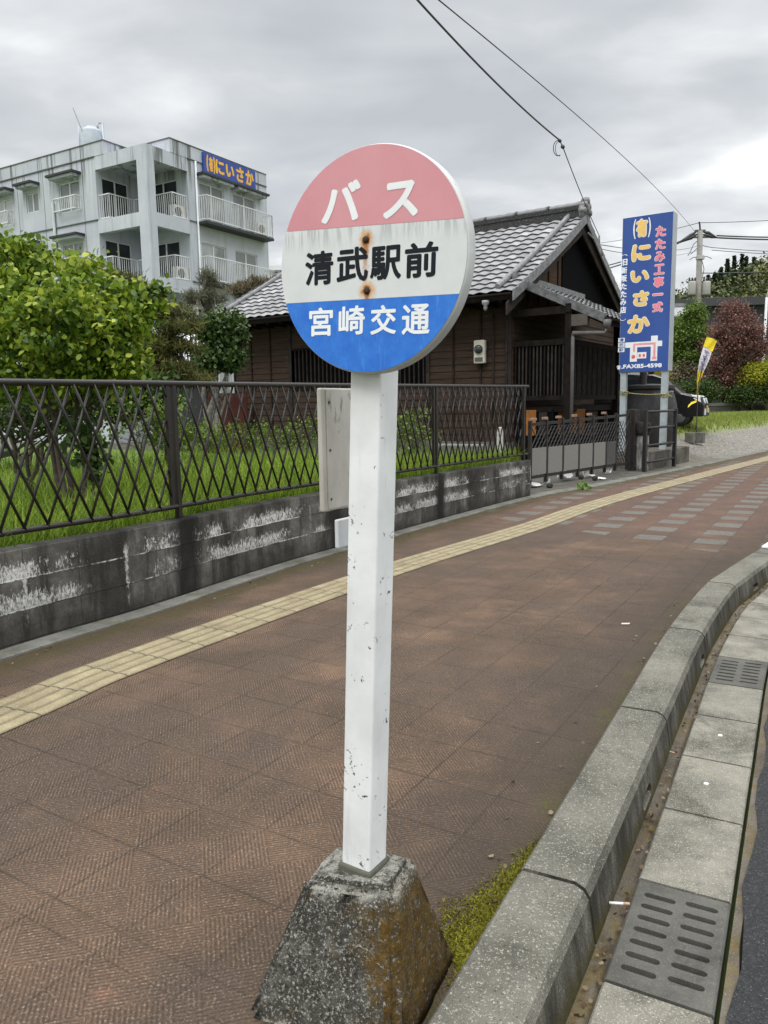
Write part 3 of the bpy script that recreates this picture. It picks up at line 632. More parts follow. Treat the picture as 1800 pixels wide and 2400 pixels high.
# ================================================================ BLOCK WALL AND LATTICE FENCE
WEND = K and S.near((2.30, 11.75))
def post_s(x): # place along the wall whose foot stands at this x of the photograph
    best = min((abs((lambda p: 900+1800*(p-Vector((0, 0, EYE))).dot(CR)/(p-Vector((0, 0, EYE))).dot(CF))(S.at(q, -.2, .7))-x), q) for q in np.arange(3, WEND+.5, .02)); return best[1]
WEND = post_s(1236)
def wall_mat(g):
    u = g.sep(g.uv()); p = g.pos(); U, V = u[0], u[1]; uv = g.comb(U, V, 0.)
    st = g.comb(U, g.m('MULTIPLY', V, .16), 0.)
    c = g.ramp(g.noise(uv, 2.6, 7, .68), [(.3, (.028, .027, .024)), (.5, (.100, .095, .085)), (.7, (.22, .21, .19))])
    c = g.mix(g.m('MULTIPLY', g.noise(st, 5, 6, .7, .2, .45, .62), .75), c, (.02, .019, .017))
    c = g.mix(g.m('MULTIPLY', g.ss(g.m('ADD', V, g.m('MULTIPLY', g.noise(st, 3, 5), .25)), .33, .08), .8), c, (.018, .017, .014))
    blotch = g.noise(g.comb(U, 0., 0.), .9, 3, .5, .0, .52, .62)
    c = g.mix(g.m('MULTIPLY', blotch, .7), c, (.022, .021, .019))
    c = g.mix(g.m('MULTIPLY', g.noise(p, 150, 2, .8, 0, .6, .7), .4), c, (.28, .27, .25))
    H = .205
    r = g.m('DIVIDE', g.m('SUBTRACT', .655, V), H)                  # rows counted from the top
    fr_ = g.m('FRACT', r); row = g.m('FLOOR', r)
    jh = g.ss(g.m('PINGPONG', r, .5), .035, .015)
    jv = g.ss(g.m('PINGPONG', g.m('ADD', g.m('DIVIDE', U, .8), g.m('MULTIPLY', g.m('MODULO', row, 2.), .0)), .5), .008, .003)
    jv2 = g.ss(g.m('PINGPONG', g.m('DIVIDE', U, .4), .5), .012, .005)
    up_ = g.m('SUBTRACT', 1., g.ss(r, .4, .0))
    # white lime washed out of the joints
    fl = g.noise(g.comb(U, g.m('MULTIPLY', V, .38), 0.), 40, 6, .8, .25)
    amt = g.m('SUBTRACT', g.m('MULTIPLY', g.ss(fr_, .1, .75), g.noise(uv, 1.5, 4, .6, 0, .36, .56)), g.m('MULTIPLY', blotch, .8))
    fl = g.m('ADD', g.m('MULTIPLY', fl, .5), g.m('MULTIPLY', g.noise(g.comb(U, g.m('MULTIPLY', V, .30), 3.), 95, 4, .8, .2), .5)); lime = g.ss(g.m('ADD', fl, g.m('MULTIPLY', amt, .16)), .585, .68)
    lime = g.m('MULTIPLY', g.m('MULTIPLY', lime, g.ss(V, .13, .34)), g.ss(r, .12, .4))
    sv = g.m('ADD', g.m('PINGPONG', g.m('DIVIDE', U, .8), .5), g.m('MULTIPLY', g.m('SUBTRACT', g.noise(g.comb(U, g.m('MULTIPLY', V, .5), 0.), 34, 6, .8), .5), .15))
    run = g.m('MULTIPLY', g.m('MULTIPLY', g.ss(g.m('ADD', sv, g.m('MULTIPLY', r, .008)), .034, .008), g.ss(g.m('ADD', r, g.m('MULTIPLY', fl, .8)), .8, 1.2)), g.m('MULTIPLY', g.ss(g.noise(g.comb(g.m('FLOOR', g.m('ADD', g.m('DIVIDE', U, .8), .5)), 3., 0.), 3.3, 0), .5, .56), g.ss(g.m('ADD', V, g.m('MULTIPLY', g.noise(st, 12, 3), .3)), .22, .42)))
    jm = g.m('MULTIPLY', g.m('MULTIPLY', jh, g.ss(r, .5, .8)), g.m('MULTIPLY', g.m('MULTIPLY', g.noise(uv, 2.2, 4, .7, 0, .44, .56), g.noise(uv, 30, 4, .8, 0, .38, .55)), g.ss(V, .1, .2)))
    lime = g.m('MAXIMUM', lime, g.m('MAXIMUM', g.m('MULTIPLY', run, .9), g.m('MULTIPLY', jm, .9)))
    c = g.mix(g.m('MULTIPLY', g.m('MAXIMUM', jv2, jh), .5), c, (.02, .02, .018))
    for q_ in (post_s(413), post_s(1021), post_s(413)-2.4, post_s(413)+2.2):
        w_ = g.ss(g.m('ADD', g.m('ABSOLUTE', g.m('SUBTRACT', U, q_+.03)), g.m('MULTIPLY', g.noise(st, 6, 4), .12)), .26, .10); c = g.mix(g.m('MULTIPLY', w_, .85), c, (.012, .0115, .01)); lime = g.m('MULTIPLY', lime, g.m('SUBTRACT', 1., w_))
    c = g.mix(lime, c, g.ramp(g.noise(uv, 40, 3), [(.3, (.42, .42, .41)), (.7, (.72, .72, .70))]))
    h = g.m('SUBTRACT', g.m('MULTIPLY', g.noise(p, 90, 4, .75), .7), g.m('MAXIMUM', jh, jv2))
    return dict(col=c, rough=.92, nor=g.bump(h, .5, .006), spec=.2)
M_WALL = mat('block_wall', wall_mat)
WTOP = lambda q: .66-.05*q/12
bw = thing('block_wall', 'low grey concrete block wall with black damp stains and white lime runs under the lattice fence', 'wall', S.at(0, -.2))
mb = MB(); rows = []; uvs = []
qs = [i*.15 for i in range(int(WEND/.15)+1)]+[WEND]
for q in qs:
    t = WTOP(q); rows.append([S.at(q, -.14, -.05), S.at(q, -.14, t-.01), S.at(q, -.15, t), S.at(q, -.27, t), S.at(q, -.28, t-.01), S.at(q, -.28, -.05)]); uvs.append([(q, -.05), (q, .645), (q, .655), (q, .66), (q, .645), (q, -.05)])
mb.loft(rows, uvs); e = [S.at(WEND, -.14, -.05), S.at(WEND, -.14, WTOP(WEND)-.01), S.at(WEND, -.15, WTOP(WEND)), S.at(WEND, -.27, WTOP(WEND)), S.at(WEND, -.28, WTOP(WEND)-.01), S.at(WEND, -.28, -.05)]
mb.add(e, [tuple(range(6))], [(WEND+i*.05, p.z) for i, p in enumerate(e)])
mb.build('blocks', M_WALL, bw)
M_FENCE = mat('fence_bronze', lambda g: dict(col=g.mix(g.m('MULTIPLY', g.noise(g.pos(), 30, 4, .7, 0, .58, .68), .5), g.ramp(g.noise(g.pos(), 4, 5), [(.3, (.010, .0075, .0065)), (.7, (.020, .0145, .0125))]), (.06, .048, .042)), rough=.40, spec=.5))
lf = thing('lattice_fence', 'dark brown metal fence with crossed diagonal bars standing on the concrete block wall', 'fence', S.at(0, -.21, .6))
FB = lambda q: .760-.055*q/12; FT = lambda q: 1.675+.075*max(0, q-5)/8
OFF = -.21
def rail(name, zf, r, n=10):
    mb = MB(); pts = [S.at(q, OFF, zf(q)) for q in np.arange(0, WEND+.01, .3)]+[S.at(WEND+.02, OFF, zf(WEND))]; mb.tube(pts, r, n)
    return mb.build(name, M_FENCE, lf, smooth=True)
rail('top_rail', FT, .024); rail('bottom_rail', FB, .02)
ps = [post_s(413), post_s(413)+2.42, post_s(1021), WEND-.12]
ps = [ps[0]-2.4*k for k in (3, 2, 1) if ps[0]-2.4*k > .1]+ps
ps[-3] = (ps[-4]+ps[-2])/2
for i, q in enumerate(ps):
    for dq in ((-.035, .04) if i < len(ps)-1 else (0,)):
        mb = MB(); z0 = WTOP(q)-.02 if dq > 0 or i == len(ps)-1 else FB(q); d = S.dir(q)
        hh = FT(q)-z0; nr = Vector((d.y, -d.x, 0)); w_ = .042 if dq > 0 or i == len(ps)-1 else .03
        mb.box(S.at(q+dq, OFF-.004*(dq > 0), z0+hh/2), (w_, w_, hh), (d, nr, UP)); mb.build('post', M_FENCE, lf)
PIT_F = .166
for i in range(len(ps)-1):
    a, b = ps[i]+.06, ps[i+1]-.055
    for s_, off in ((1, -.011), (-1, .012)):
        mb = MB(); k0 = -8
        for k in range(k0, int((b-a)/PIT_F)+9):
            # a bar runs two and a half spaces sideways from bottom to top
            x0 = a+k*PIT_F; x1 = x0+s_*2.5*PIT_F; t0, t1 = 0., 1.
            f_ = lambda t: x0+(x1-x0)*t
            if s_ > 0:
                if x0 < a: t0 = (a-x0)/(x1-x0)
                if x1 > b: t1 = (b-x0)/(x1-x0)
            else:
                if x0 > b: t0 = (x0-b)/(x0-x1)
                if x1 < a: t1 = (x0-a)/(x0-x1)
            if t0 >= t1-.02 or t1 <= 0 or t0 >= 1: continue
            t0, t1 = max(t0, 0), min(t1, 1); pp = []
            for j in range(4):
                t = t0+(t1-t0)*j/3; q = f_(t); pp.append(S.at(q, OFF+off, FB(q)+(FT(q)-FB(q))*t))
            mb.tube(pp, .0098, 6)
        mb.build('lattice_panel', M_FENCE, lf, smooth=True)

# ================================================================ GATE, RAILING, STONE POST, PLINTH
GA = Vector((2.47, 13.07, 0)); GB = Vector((5.30, 16.41, 0)); gd = (GB-GA).normalized(); gn = Vector((gd.y, -gd.x, 0)); GL = (GB-GA).length
gf = Frame(GA, gd, gn)                      # a along the gate, b towards the pavement
M_GATE = plain('gate_bronze', (.014, .010, .009), .5, .35, 9)
gate = thing('accordion_gate', 'dark brown folding lattice gate with grey mesh panels along its lower half', 'gate', GA)
nb = [.05, .62, 1.22, 1.86, 2.47, 3.06, 3.55]
GZ = lambda a: .21-.03*a/4; GT = lambda a: 1.20+.09*a/4.3
for a in nb+[4.22]:
    mb = MB(); gf.box(mb, a-.027, a+.027, -.026, .026, GZ(a)-.09, GT(a)); mb.build('upright', M_GATE, gate)
for nm, z0 in (('top_rail', lambda a: GT(a)-.09), ('bottom_rail', lambda a: GZ(a))):
    mb = MB(); mb.hexa([gf.p(.0, -.014, z0(0)), gf.p(4.3, -.014, z0(4.3)), gf.p(4.3, .014, z0(4.3)), gf.p(0, .014, z0(0)), gf.p(0, -.014, z0(0)+.05), gf.p(4.3, -.014, z0(4.3)+.05), gf.p(4.3, .014, z0(4.3)+.05), gf.p(0, .014, z0(0)+.05)]); mb.build(nm, M_GATE, gate)
mb = MB()
for s_ in (1, -1):
    for k in range(-8, 42):
        x0 = k*.13; pp = []
        for j in range(3):
            a = x0+s_*.40*j; z = GZ(1)+.04+(1.12-.27)*j/2*1.0
            pp.append((a, z))
        pp = [(a, z) for a, z in pp if 0 < a < 4.22]
        if len(pp) > 1: mb.tube([gf.p(a, .010*s_, z) for a, z in pp], .0095, 5)
mb.build('lattice', M_GATE, gate)
def meshpan(g):
    o = g.pos(); a = g.vm('DOT_PRODUCT', o, tuple(gd)); z = g.sep(o)[2]
    w = g.m('MULTIPLY', g.m('PINGPONG', g.m('MULTIPLY', a, 45), .5), g.m('PINGPONG', g.m('MULTIPLY', z, 45), .5))
    c = g.mix(g.ss(w, .02, .12), (.25, .245, .225), (.13, .13, .12)); c = g.mix(g.m('MULTIPLY', g.noise(o, 6, 5), .4), c, (.17, .16, .135))
    return dict(col=c, rough=.7)
M_PAN = mat('grey_mesh', meshpan); M_PAN2 = plain('dark_mesh', (.07, .068, .065), .7, .25, 20)
for i in range(6):
    a0, a1 = nb[i]+.04, nb[i+1]-.035; mb = MB()
    gf.box(mb, a0, a1, .021, .026, GZ(a0)+.06, .735-.03*i/6); p_ = mb.build('mesh_panel', M_PAN if i < 5 else M_PAN2, gate)
    if i == 5: p_['label'] = 'darker mesh panel at the far end of the gate'
for a in (.1, .50, 1.0, 1.62, 2.25, 2.9):
    mb = MB(); gf.box(mb, a, a+.13, -.03, .03, GT(a), GT(a)+.045); mb.build('clip', plain('clay_clip', (.27, .17, .12), .8, .3, 20), gate, bevel=.006)
# posts round the gate
def post(name, label, cat, c, w, h, m, bev=.01, ax=None, group=None):
    mb = MB(); c = Vector(c); mb.box((c.x, c.y, c.z+h/2), (w, w, h), ax or (gd, gn, UP)); o = mb.build(name, m, bevel=bev); return setp(o, label, cat, group)
M_DKST = concrete('dark_stone', (.014, .013, .012), (.040, .037, .033), scale=2, speck=.3)
post('gate_post', 'short white-painted post between the lattice fence and the folding gate', 'post', gf.p(-.18, -.45, .15), .085, .95, plain('old_white', (.55, .54, .50), .7, .3, 20))
post('gate_post', 'dark brown steel post closing the far end of the folding gate', 'post', gf.p(4.42, 0, .0), .13, 1.34, M_GATE)
st = thing('stone_post', 'weathered grey stone stub with a dark cap standing beside the folding gate', 'post', gf.p(4.62, .12, 0))
c = gf.p(4.64, .14, 0)
mb = MB(); mb.lathe(c, [(.15, -.02), (.14, .1), (.13, .5), (.125, .79), (.11, .8)], 20)
def stub(g):
    p = g.pos(); c = g.ramp(g.noise(g.mul(p, (1, 1, .25)), 14, 6, .7), [(.35, (.06, .057, .05)), (.52, (.22, .215, .20)), (.66, (.50, .49, .47))])
    return dict(col=c, rough=.9, nor=g.bump(g.noise(p, 40, 4), .6, .01))
mb.build('shaft', mat('stub_stone', stub), st, smooth=True)
mb = MB(); mb.lathe(c, [(.155, .80), (.16, .82), (.155, 1.03), (.13, 1.06), (.0, 1.06)], 20); mb.build('cap', M_DKST, st, smooth=True)
mb = MB(); mb.box(gf.p(4.72, -.12, .66), (.30, .2, 1.33), (gd, gn, UP)); setp(mb.build('stone_pillar', M_DKST, bevel=.015), 'dark square stone pillar behind the stone stub at the gate end', 'pillar')
RA = Vector((5.50, 16.16, 0)); RB = Vector((6.60, 17.42, 0)); M_RAIL = plain('rail_black', (.012, .0115, .0115), .45, .3, 12)
ra = thing('pipe_railing', 'short black railing of four pipes in front of the blue shop sign post', 'railing', RA); rd = (RB-RA).normalized(); rf_ = Frame(RA, rd, Vector((rd.y, -rd.x, 0)))
RLn = (RB-RA).length
for a, w in ((0, .075), (RLn, .075)): mb = MB(); rf_.box(mb, a-w/2, a+w/2, -w/2, w/2, -.03, 1.33); mb.build('upright', M_RAIL, ra, bevel=.006)
for z in (1.28, .94, .57, .22): mb = MB(); mb.tube([rf_.p(0, 0, z), rf_.p(RLn, 0, z)], .027, 8); mb.build('rail', M_RAIL, ra, smooth=True)
PA = Vector((5.73, 16.60, 0)); PB = Vector((7.43, 18.64, 0)); pd = (PB-PA).normalized(); pn = Vector((pd.y, -pd.x, 0)); pf = Frame(PA, pd, pn)
mb = MB(); pf.box(mb, 0, (PB-PA).length, -.75, 0, -.05, .405)
setp(mb.build('plinth', concrete('plinth_concrete', (.06, .055, .045), (.17, .158, .13), scale=1.2, stain=.8, dark=(.035, .032, .026)), bevel=.015), 'long low concrete block under the blue shop sign, stained dark down its sides', 'plinth')
# concrete apron in front of the gate and the rubbish lying on it
mb = MB(); rows = []
for q in np.arange(WEND-.3, S.near((6.9, 17.2)), .3): rows.append([S.at(q, -.19, .02), S.at(q, -.6, .03), S.at(q, -1.7, .045)])
mb.loft(rows); struct('apron', mb, concrete('apron_concrete', (.05, .047, .038), (.12, .112, .095), scale=1.3, stain=.7))
M_BIT = plain('white_scrap', (.74, .74, .72), .6, .08, 20)
def scrap(x, y, L, Wd, H, rot, label, m=M_BIT):
    c = gp(x, y, .03); d = Vector((math.cos(rot), math.sin(rot), 0)); e = Vector((-d.y, d.x, 0)); mb = MB(); rows = []; L *= 1.15; H *= 1.6; Wd *= 1.5
    for i in range(6):
        t = i/5-.5; rows.append([c+d*t*L-e*Wd/2*(1-.5*t*t)+UP*(.006+H*(.25+2.5*t*t)), c+d*t*L+UP*(.004+H*.5*t*t*4*.5), c+d*t*L+e*Wd/2*(1-.6*abs(t))+UP*(.008+H*(1-.8*t))])
    mb.loft(rows); b_ = [[p-UP*.005 for p in r] for r in rows]; mb.loft([list(reversed(r)) for r in b_])
    return setp(mb.build('scrap', m), label, 'litter', 'scraps lying in front of the gate')
scrap(1253, 1142, .36, .10, .05, .75, 'long white scrap nearest the block wall end, on the concrete before the gate')
scrap(1283, 1137, .10, .07, .09, 1.4, 'small upright white scrap beside the long one nearest the wall')
scrap(1326, 1127, .36, .12, .13, .5, 'biggest white scrap, curled up at both ends, before the middle of the gate')
scrap(1370, 1121, .12, .10, .13, 1.3, 'white scrap standing on edge between two dark lumps')
scrap(1387, 1118, .22, .06, .03, .6, 'thin flat white strip lying past the upright scrap')
scrap(1423, 1113, .15, .09, .09, .9, 'white scrap farthest along the gate, leaning up')
scrap(1412, 1124, .14, .06, .02, .2, 'low flat white scrap close to the edging strip')
for x, y, lb in ((1288, 1143, 'dark lump by the small white scrap nearest the wall'), (1361, 1124, 'dark lump left of the white scrap standing on edge'), (1394, 1126, 'dark lump beside the thin white strip')):
    bm = bmesh.new(); bmesh.ops.create_icosphere(bm, subdivisions=2, radius=.055)
    for v in bm.verts: v.co *= 1+RNG.uniform(-.25, .2); v.co.z *= .9
    me = bpy.data.meshes.new('stone'); bm.to_mesh(me); bm.free(); me.transform(Matrix.Translation(gp(x, y, .03)+UP*.04)); setp(link_mesh('stone', me, plain('dark_lump', (.03, .028, .026), .9)), lb, 'stone', 'dark lumps before the gate')
o = link_mesh('weed', leaf_mesh('weed', np.array([tuple(gp(1368+RNG.normal()*7, 1143+RNG.normal()*1.5, .03)+UP*abs(RNG.normal())*.04) for _ in range(60)]), .06, LEAF, -.4), foliage('weed_green', (.08, .14, .03), (.16, .26, .05), (.3, .42, .1)))
setp(o, 'small green weed growing on the edging strip before the gate', 'weed')
# litter in the gutter and the studs
def butt(c, rot, L, label, lean=.0):
    d = Vector((math.cos(rot), math.sin(rot), lean)).normalized(); t = thing('cigarette_butt', label, 'cigarette butt', c, 'cigarette butts in the gutter')
    mb = MB(); mb.tube([c, c+d*L*.68], .0042, 8); mb.build('paper', plain('cig_paper', (.8, .8, .79), .7, .03), t, smooth=True)
    mb = MB(); mb.tube([c+d*L*.68, c+d*L], .0043, 8); mb.build('filter', plain('cig_filter', (.55, .36, .22), .8, .1), t, smooth=True)
a = gp(1428, 2116, -.05); butt(a, -.10, .062, 'cigarette butt lying against the corner of the nearest drain grate')
a = gp(1553, 1757, -.075); butt(a, -.75, .055, 'cigarette butt in the groove between the kerb and the lid with a stud')
for x, y, lb in ((1655, 1837, 'nearer of the two small white studs set in the gutter lids'), (1688, 1724, 'farther of the two small white studs set in the gutter lids')):
    mb = MB(); mb.lathe(gp(x, y, -.06), [(.010, 0), (.0095, .003), (.004, .005), (.0, .005)], 12); setp(mb.build('stud', M_BIT), lb, 'stud', 'white studs in the gutter lids')
c = gp(1466, 1463, .003); mb = MB(); mb.prism([c+Vector((-.03, -.008, .002)), c+Vector((.02, -.012, .002)), c+Vector((.034, .006, .006)), c+Vector((-.024, .012, .004))], (0, 0, .002)); setp(mb.build('paper_scrap', plain('pinkish_scrap', (.62, .48, .42), .8)), 'small pale scrap lying alone on the brown paving', 'litter')
kq = K.near((3.55, 7.2)); mb = MB(); rows = [[K.at(kq+t, .02, .1075), K.at(kq+t, .18, .1085), K.at(kq+t, .18, .125), K.at(kq+t, .02, .125)] for t in (0, .05, .25, .3)]
mb.loft(rows, close=True); mb.f += [(3, 2, 1, 0), (12, 13, 14, 15)]; mb.mi += [0, 0]; setp(mb.build('kerb_marker', plain('marker_white', (.8, .8, .8), .4, .05)), 'white marker plate fixed on top of the kerb beyond its bend', 'kerb marker')

dp = []
for _ in range(420):
    k = RNG.uniform()
    q = sg+RNG.uniform(-1.2, 5.5)
    if k < .55: dp.append(tuple(K.at(q, RNG.uniform(.245, .29), -.066)))
    elif k < .8: dp.append(tuple(K.at(q, -abs(RNG.normal())*.12-.005, .006)))
    else: dp.append(tuple(S.at(RNG.uniform(1.5, 12), RNG.uniform(.005, .16), .006)))
setp(link_mesh('debris', leaf_mesh('debris', np.array(dp), .016, CHIP, .0, 3.), foliage('debris_brown', (.05, .03, .015), (.13, .085, .045), (.34, .28, .19), .1)), kind='stuff')

# ================================================================ BLUE SHOP SIGN
HU = Vector((-.829, .559, 0)); HV = Vector((.559, .829, 0))
BO = Vector((6.438, 17.5, 0)); bf = Frame(BO, -HU, HV)      # a to the right (towards the road), b away from us
bs2 = thing('shop_sign', 'tall blue upright sign with yellow, pink and white lettering on two grey posts', 'sign', BO)
BZ0, BZ1 = 2.17, 5.615
mb = MB(); bf.box(mb, -1.12, -.005, 0, .36, BZ0, BZ1); mb.build('sign_box', plain('sign_side', (.40, .43, .46), .45, .08, 3, .2), bs2, bevel=.012)
mb = MB(); bf.box(mb, -1.108, -.016, -.006, -.001, BZ0+.012, BZ1-.012)
face = mb.build('face', mat('sign_blue', lambda g: dict(col=g.ramp(g.noise(g.mul(g.pos(), (1, 1, .3)), 3, 5), [(.3, (.020, .062, .27)), (.7, (.032, .088, .33))]), rough=.35)), bs2)
for a in (-1.09, -.165): mb = MB(); bf.box(mb, a, a+.135, .03, .165, .36 if a > -.5 else .0, BZ0+.0); mb.build('post', plain('galvanised', (.40, .45, .47), .45, .12, 8, .2), bs2, bevel=.006)
M_YEL = plain('sign_yellow', (.86, .56, .16), .5, .06); M_PNK = plain('sign_pink', (.85, .22, .30), .5, .06); M_WHT = plain('sign_white', (.82, .84, .85), .5, .05)
bO = BO+UP*BZ0-HV*.0065; bR = -HU; bN = -HV
def T2(items, m, bold, lift, name='lettering', grow=0., par=None, shear=0.):
    mb = MB()
    for ch, x0, y0, x1, y1 in items: text(mb, ch, bO, bR, UP, bN, x0-grow, y0-grow, x1+grow, y1+grow, bold, lift, shear)
    return mb.build(name, m, par or face)
big = [('有', -.80, 2.985, -.565, 3.365), ('に', -.887, 2.464, -.478, 2.818), ('い', -.897, 2.005, -.503, 2.25), ('さ', -.828, 1.474, -.489, 1.801), ('か', -.937, .882, -.455, 1.27)]
par_ = [('(', -.875, 2.95, -.815, 3.38), (')', -.545, 2.95, -.486, 3.38)]
T2(big, M_WHT, .034, .001, grow=.018); T2(big, M_YEL, .022, .003); T2(par_, M_WHT, .006, .001)
ty = [3.155-.272*i for i in range(7)]
pk = [(c, -.375-.018*i/6, y-.215, -.160-.014*i/6, y) for i, (c, y) in enumerate(zip('たたみ工事一式', ty))]
pk[5] = ('一', -.40, ty[5]-.125, -.178, ty[5]-.085)
T2(pk, M_WHT, .017, .001, grow=.010); T2(pk, M_PNK, .011, .003)
ky = []; yy = 2.615
for c, h in zip('⌒旧新坂たたみ店‿', (.06, .17, .17, .17, .165, .165, .17, .17, .06)):
    if c not in '⌒‿': ky.append((c, -1.125-.0*h, yy-h+.02, -.985, yy))
    yy -= h+.008
T2(ky, M_WHT, .006, .001)
mb = MB()
for y_, s_ in ((2.60, 1), (1.21, -1)):
    mb.tube([bO+bR*(-1.055+.062*math.cos(t))+UP*(y_+s_*.035*math.sin(t))+bN*.003 for t in np.linspace(0, math.pi, 9)], .008, 5)
mb.build('lettering', M_WHT, face)
# little route map, station name, telephone number
mb = MB(); rect = lambda x0, y0, x1, y1, o, m_=None: mb.box(bO+bR*(x0+x1)/2+UP*(y0+y1)/2+bN*o, (x1-x0, .0015, y1-y0), (bR, HV, UP))
rect(-.986, .556, -.158, .676, .0010); rect(-.405, .236, -.258, .794, .0012); rect(-.870, .236, -.71, .60, .0014); rect(-.705, .30, -.50, .44, .0016)
mb.build('route_map', M_WHT, face)
mb = MB(); rect(-.80, .60, -.30, .645, .0030); rect(-.345, .30, -.30, .60, .0032); rect(-.80, .46, -.76, .60, .0034); rect(-.37, .27, -.275, .33, .0036)
mb.build('route_line', plain('map_pink', (.80, .33, .36), .5, .1), face)
mb = MB(); mb.lathe(bO+bR*-.79+UP*.345+bN*.003, [(.045, 0), (.045, .0015), (.0, .0015)], 14, bN); rect(-.67, .335, -.62, .40, .0034); rect(-.58, .335, -.53, .40, .0034)
mb.build('map_marks', plain('map_red', (.75, .14, .12), .5, .1), face)
for i, c in enumerate('清武駅'):
    mb = MB(); rect(-1.147, .69-.112*i, -1.0, .787-.112*i, .001); mb.build('name_tile', M_WHT, face)
T2([(c, -1.125, .70-.112*i, -1.02, .778-.112*i) for i, c in enumerate('清武駅')], plain('sign_navy', (.03, .08, .28), .5), .002, .0025)
T2([('.FAX85-4598', -1.06, .085, -.150, .180)], M_WHT, .006, .001); T2([('☎', -1.165, .075, -1.075, .165)], M_WHT, .003, .001)
# striped rope between the sign posts
def tiger(g):
    u = g.sep(g.uv()); k = g.m('PINGPONG', g.m('ADD', g.m('MULTIPLY', u[1], 16.), u[0]), .5)
    return dict(col=g.mix(g.ss(k, .2, .3), (.03, .03, .025), (.55, .50, .22)), rough=.8)
M_ROPE = mat('striped_rope', tiger); mb = MB()
def knot(a, z):
    for j in range(3):
        mb.tube([bf.p(a+.0675+.088*math.cos(t), .097+.088*math.sin(t), z-.03*j+.01*math.sin(t*2)) for t in np.linspace(0, 2*math.pi, 15)], .011, 6)
knot(-1.09, 1.73); knot(-.165, 1.66)
mb.tube([bf.p(-1.0+.9*t, .005, 1.72-.06*t-.12*t*(1-t)) for t in np.linspace(0, 1, 15)], .011, 6, uvlen=True)
for a, z, dx, dz in ((-1.0, 1.72, .12, .0), (-1.0, 1.70, .1, -.07), (-.03, 1.66, .16, .05), (-.03, 1.64, .14, -.06)): mb.tube([bf.p(a, .0, z), bf.p(a+dx*.5, -.02, z+dz*.5+.02), bf.p(a+dx, -.01, z+dz)], .010, 6)
setp(mb.build('rope', M_ROPE, smooth=True), 'yellow and black striped rope knotted round the two posts of the blue sign', 'rope')
# big black jar-shaped tank behind the sign
TC = at(1518, 960, 19.0); TC.z = .12
tk = thing('water_jar', 'huge black bulging jar with a rim and a flue pipe, behind the blue sign posts', 'jar', TC)
M_TANK = mat('tank_black', lambda g: dict(col=g.ramp(g.noise(g.pos(), 6, 6, .65), [(.3, (.012, .0115, .011)), (.7, (.035, .034, .033))]), rough=g.ramp(g.noise(g.pos(), 9, 4), [(.3, (.35,)*3), (.7, (.6,)*3)]), nor=g.bump(g.noise(g.pos(), 30, 4), .2, .01)))
mb = MB(); mb.lathe(TC, [(.45, 0), (.57, .25), (.655, .65), (.685, 1.0), (.67, 1.3), (.61, 1.52), (.575, 1.60), (.57, 1.62), (.57, 1.66), (.3, 1.66)], 40); mb.build('body', M_TANK, tk, smooth=True)
mb = MB(); mb.lathe(TC, [(.60, 1.665), (.615, 1.68), (.615, 1.75), (.60, 1.765), (.1, 1.80), (0, 1.8)], 40); mb.build('lid', M_TANK, tk)
mb = MB(); mb.lathe(TC+Vector((-.13, 0, 0)), [(.085, 1.78), (.085, 2.6), (.07, 2.6)], 16); mb.build('flue', M_TANK, tk)
mb = MB()
for k in range(46): a = 2*math.pi*k/46; mb.lathe(TC+Vector((.622*math.cos(a), .622*math.sin(a), 1.44)), [(.012, 0), (.014, .012), (.004, .022)], 6)
mb.build('studs', M_TANK, tk)

# ================================================================ OLD TIMBER HOUSE
HK = 1.10                                   # size of the house against the measures below, taken from eye height
class HouseFrame(Frame):
    def p(s, a, b, z): return Vector((s.o.x+(s.a.x*a+s.b.x*b)*HK, s.o.y+(s.a.y*a+s.b.y*b)*HK, EYE+(z-EYE)*HK))
HA = Vector((3.08, 18.48, 0)); hf = HouseFrame(HA, HU, HV)         # a along the eave (away to the left), b along the gable (away to the right)
HL, HW, HE, HR_ = 9.57, 4.45, 3.84, 6.22; PITCH = (HR_-HE)/HW
house = thing('timber_house', 'old dark timber house with a silvery tiled gable roof behind the fence', 'house', hf.p(5, 4, .4))
def boards(name, lo, mid, hi, horiz=True, freq=1.):
    def f(g):
        p = g.pos(); u = g.m('ADD', g.vm('DOT_PRODUCT', p, tuple(HU)), g.vm('DOT_PRODUCT', p, tuple(HV))); z = g.sep(p)[2]
        q = g.comb(g.m('MULTIPLY', u, .5 if horiz else 6.), g.m('MULTIPLY', z, 14. if horiz else .6), 0.)
        c = g.ramp(g.noise(q, 2.2*freq, 6, .65, .2), [(.28, lo), (.5, mid), (.75, hi)])
        row = g.n('ShaderNodeTexWhiteNoise'); g.put(row.inputs['Vector'], g.comb(g.m('FLOOR', g.m('DIVIDE', z, .165)), g.m('FLOOR', g.m('DIVIDE', u, .62)), 0.))
        c = g.mix(g.m('MULTIPLY', row.outputs['Value'], .5), c, lo)
        c = g.mix(g.m('MULTIPLY', g.noise(p, 1.3, 5, .65, 0, .5, .68), .45), c, (.05, .042, .034))
        return dict(col=c, rough=.85, nor=g.bump(g.noise(q, 9, 4), .3, .006), spec=.2)
    return mat(name, f)
M_BRD = boards('weatherboard', (.026, .017, .012), (.052, .033, .023), (.09, .060, .042)); M_BAT = plain('batten_wood', (.030, .019, .013), .85, .3, 8, spec=.15); M_DKW = plain('dark_wood', (.014, .0105, .009), .85, .35, 6, spec=.12)
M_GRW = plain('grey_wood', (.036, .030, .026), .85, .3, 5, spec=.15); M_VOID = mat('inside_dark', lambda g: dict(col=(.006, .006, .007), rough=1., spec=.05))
wc0, wc1 = .35, 9.05; wb0 = .8; wbE = 2*HW-.8
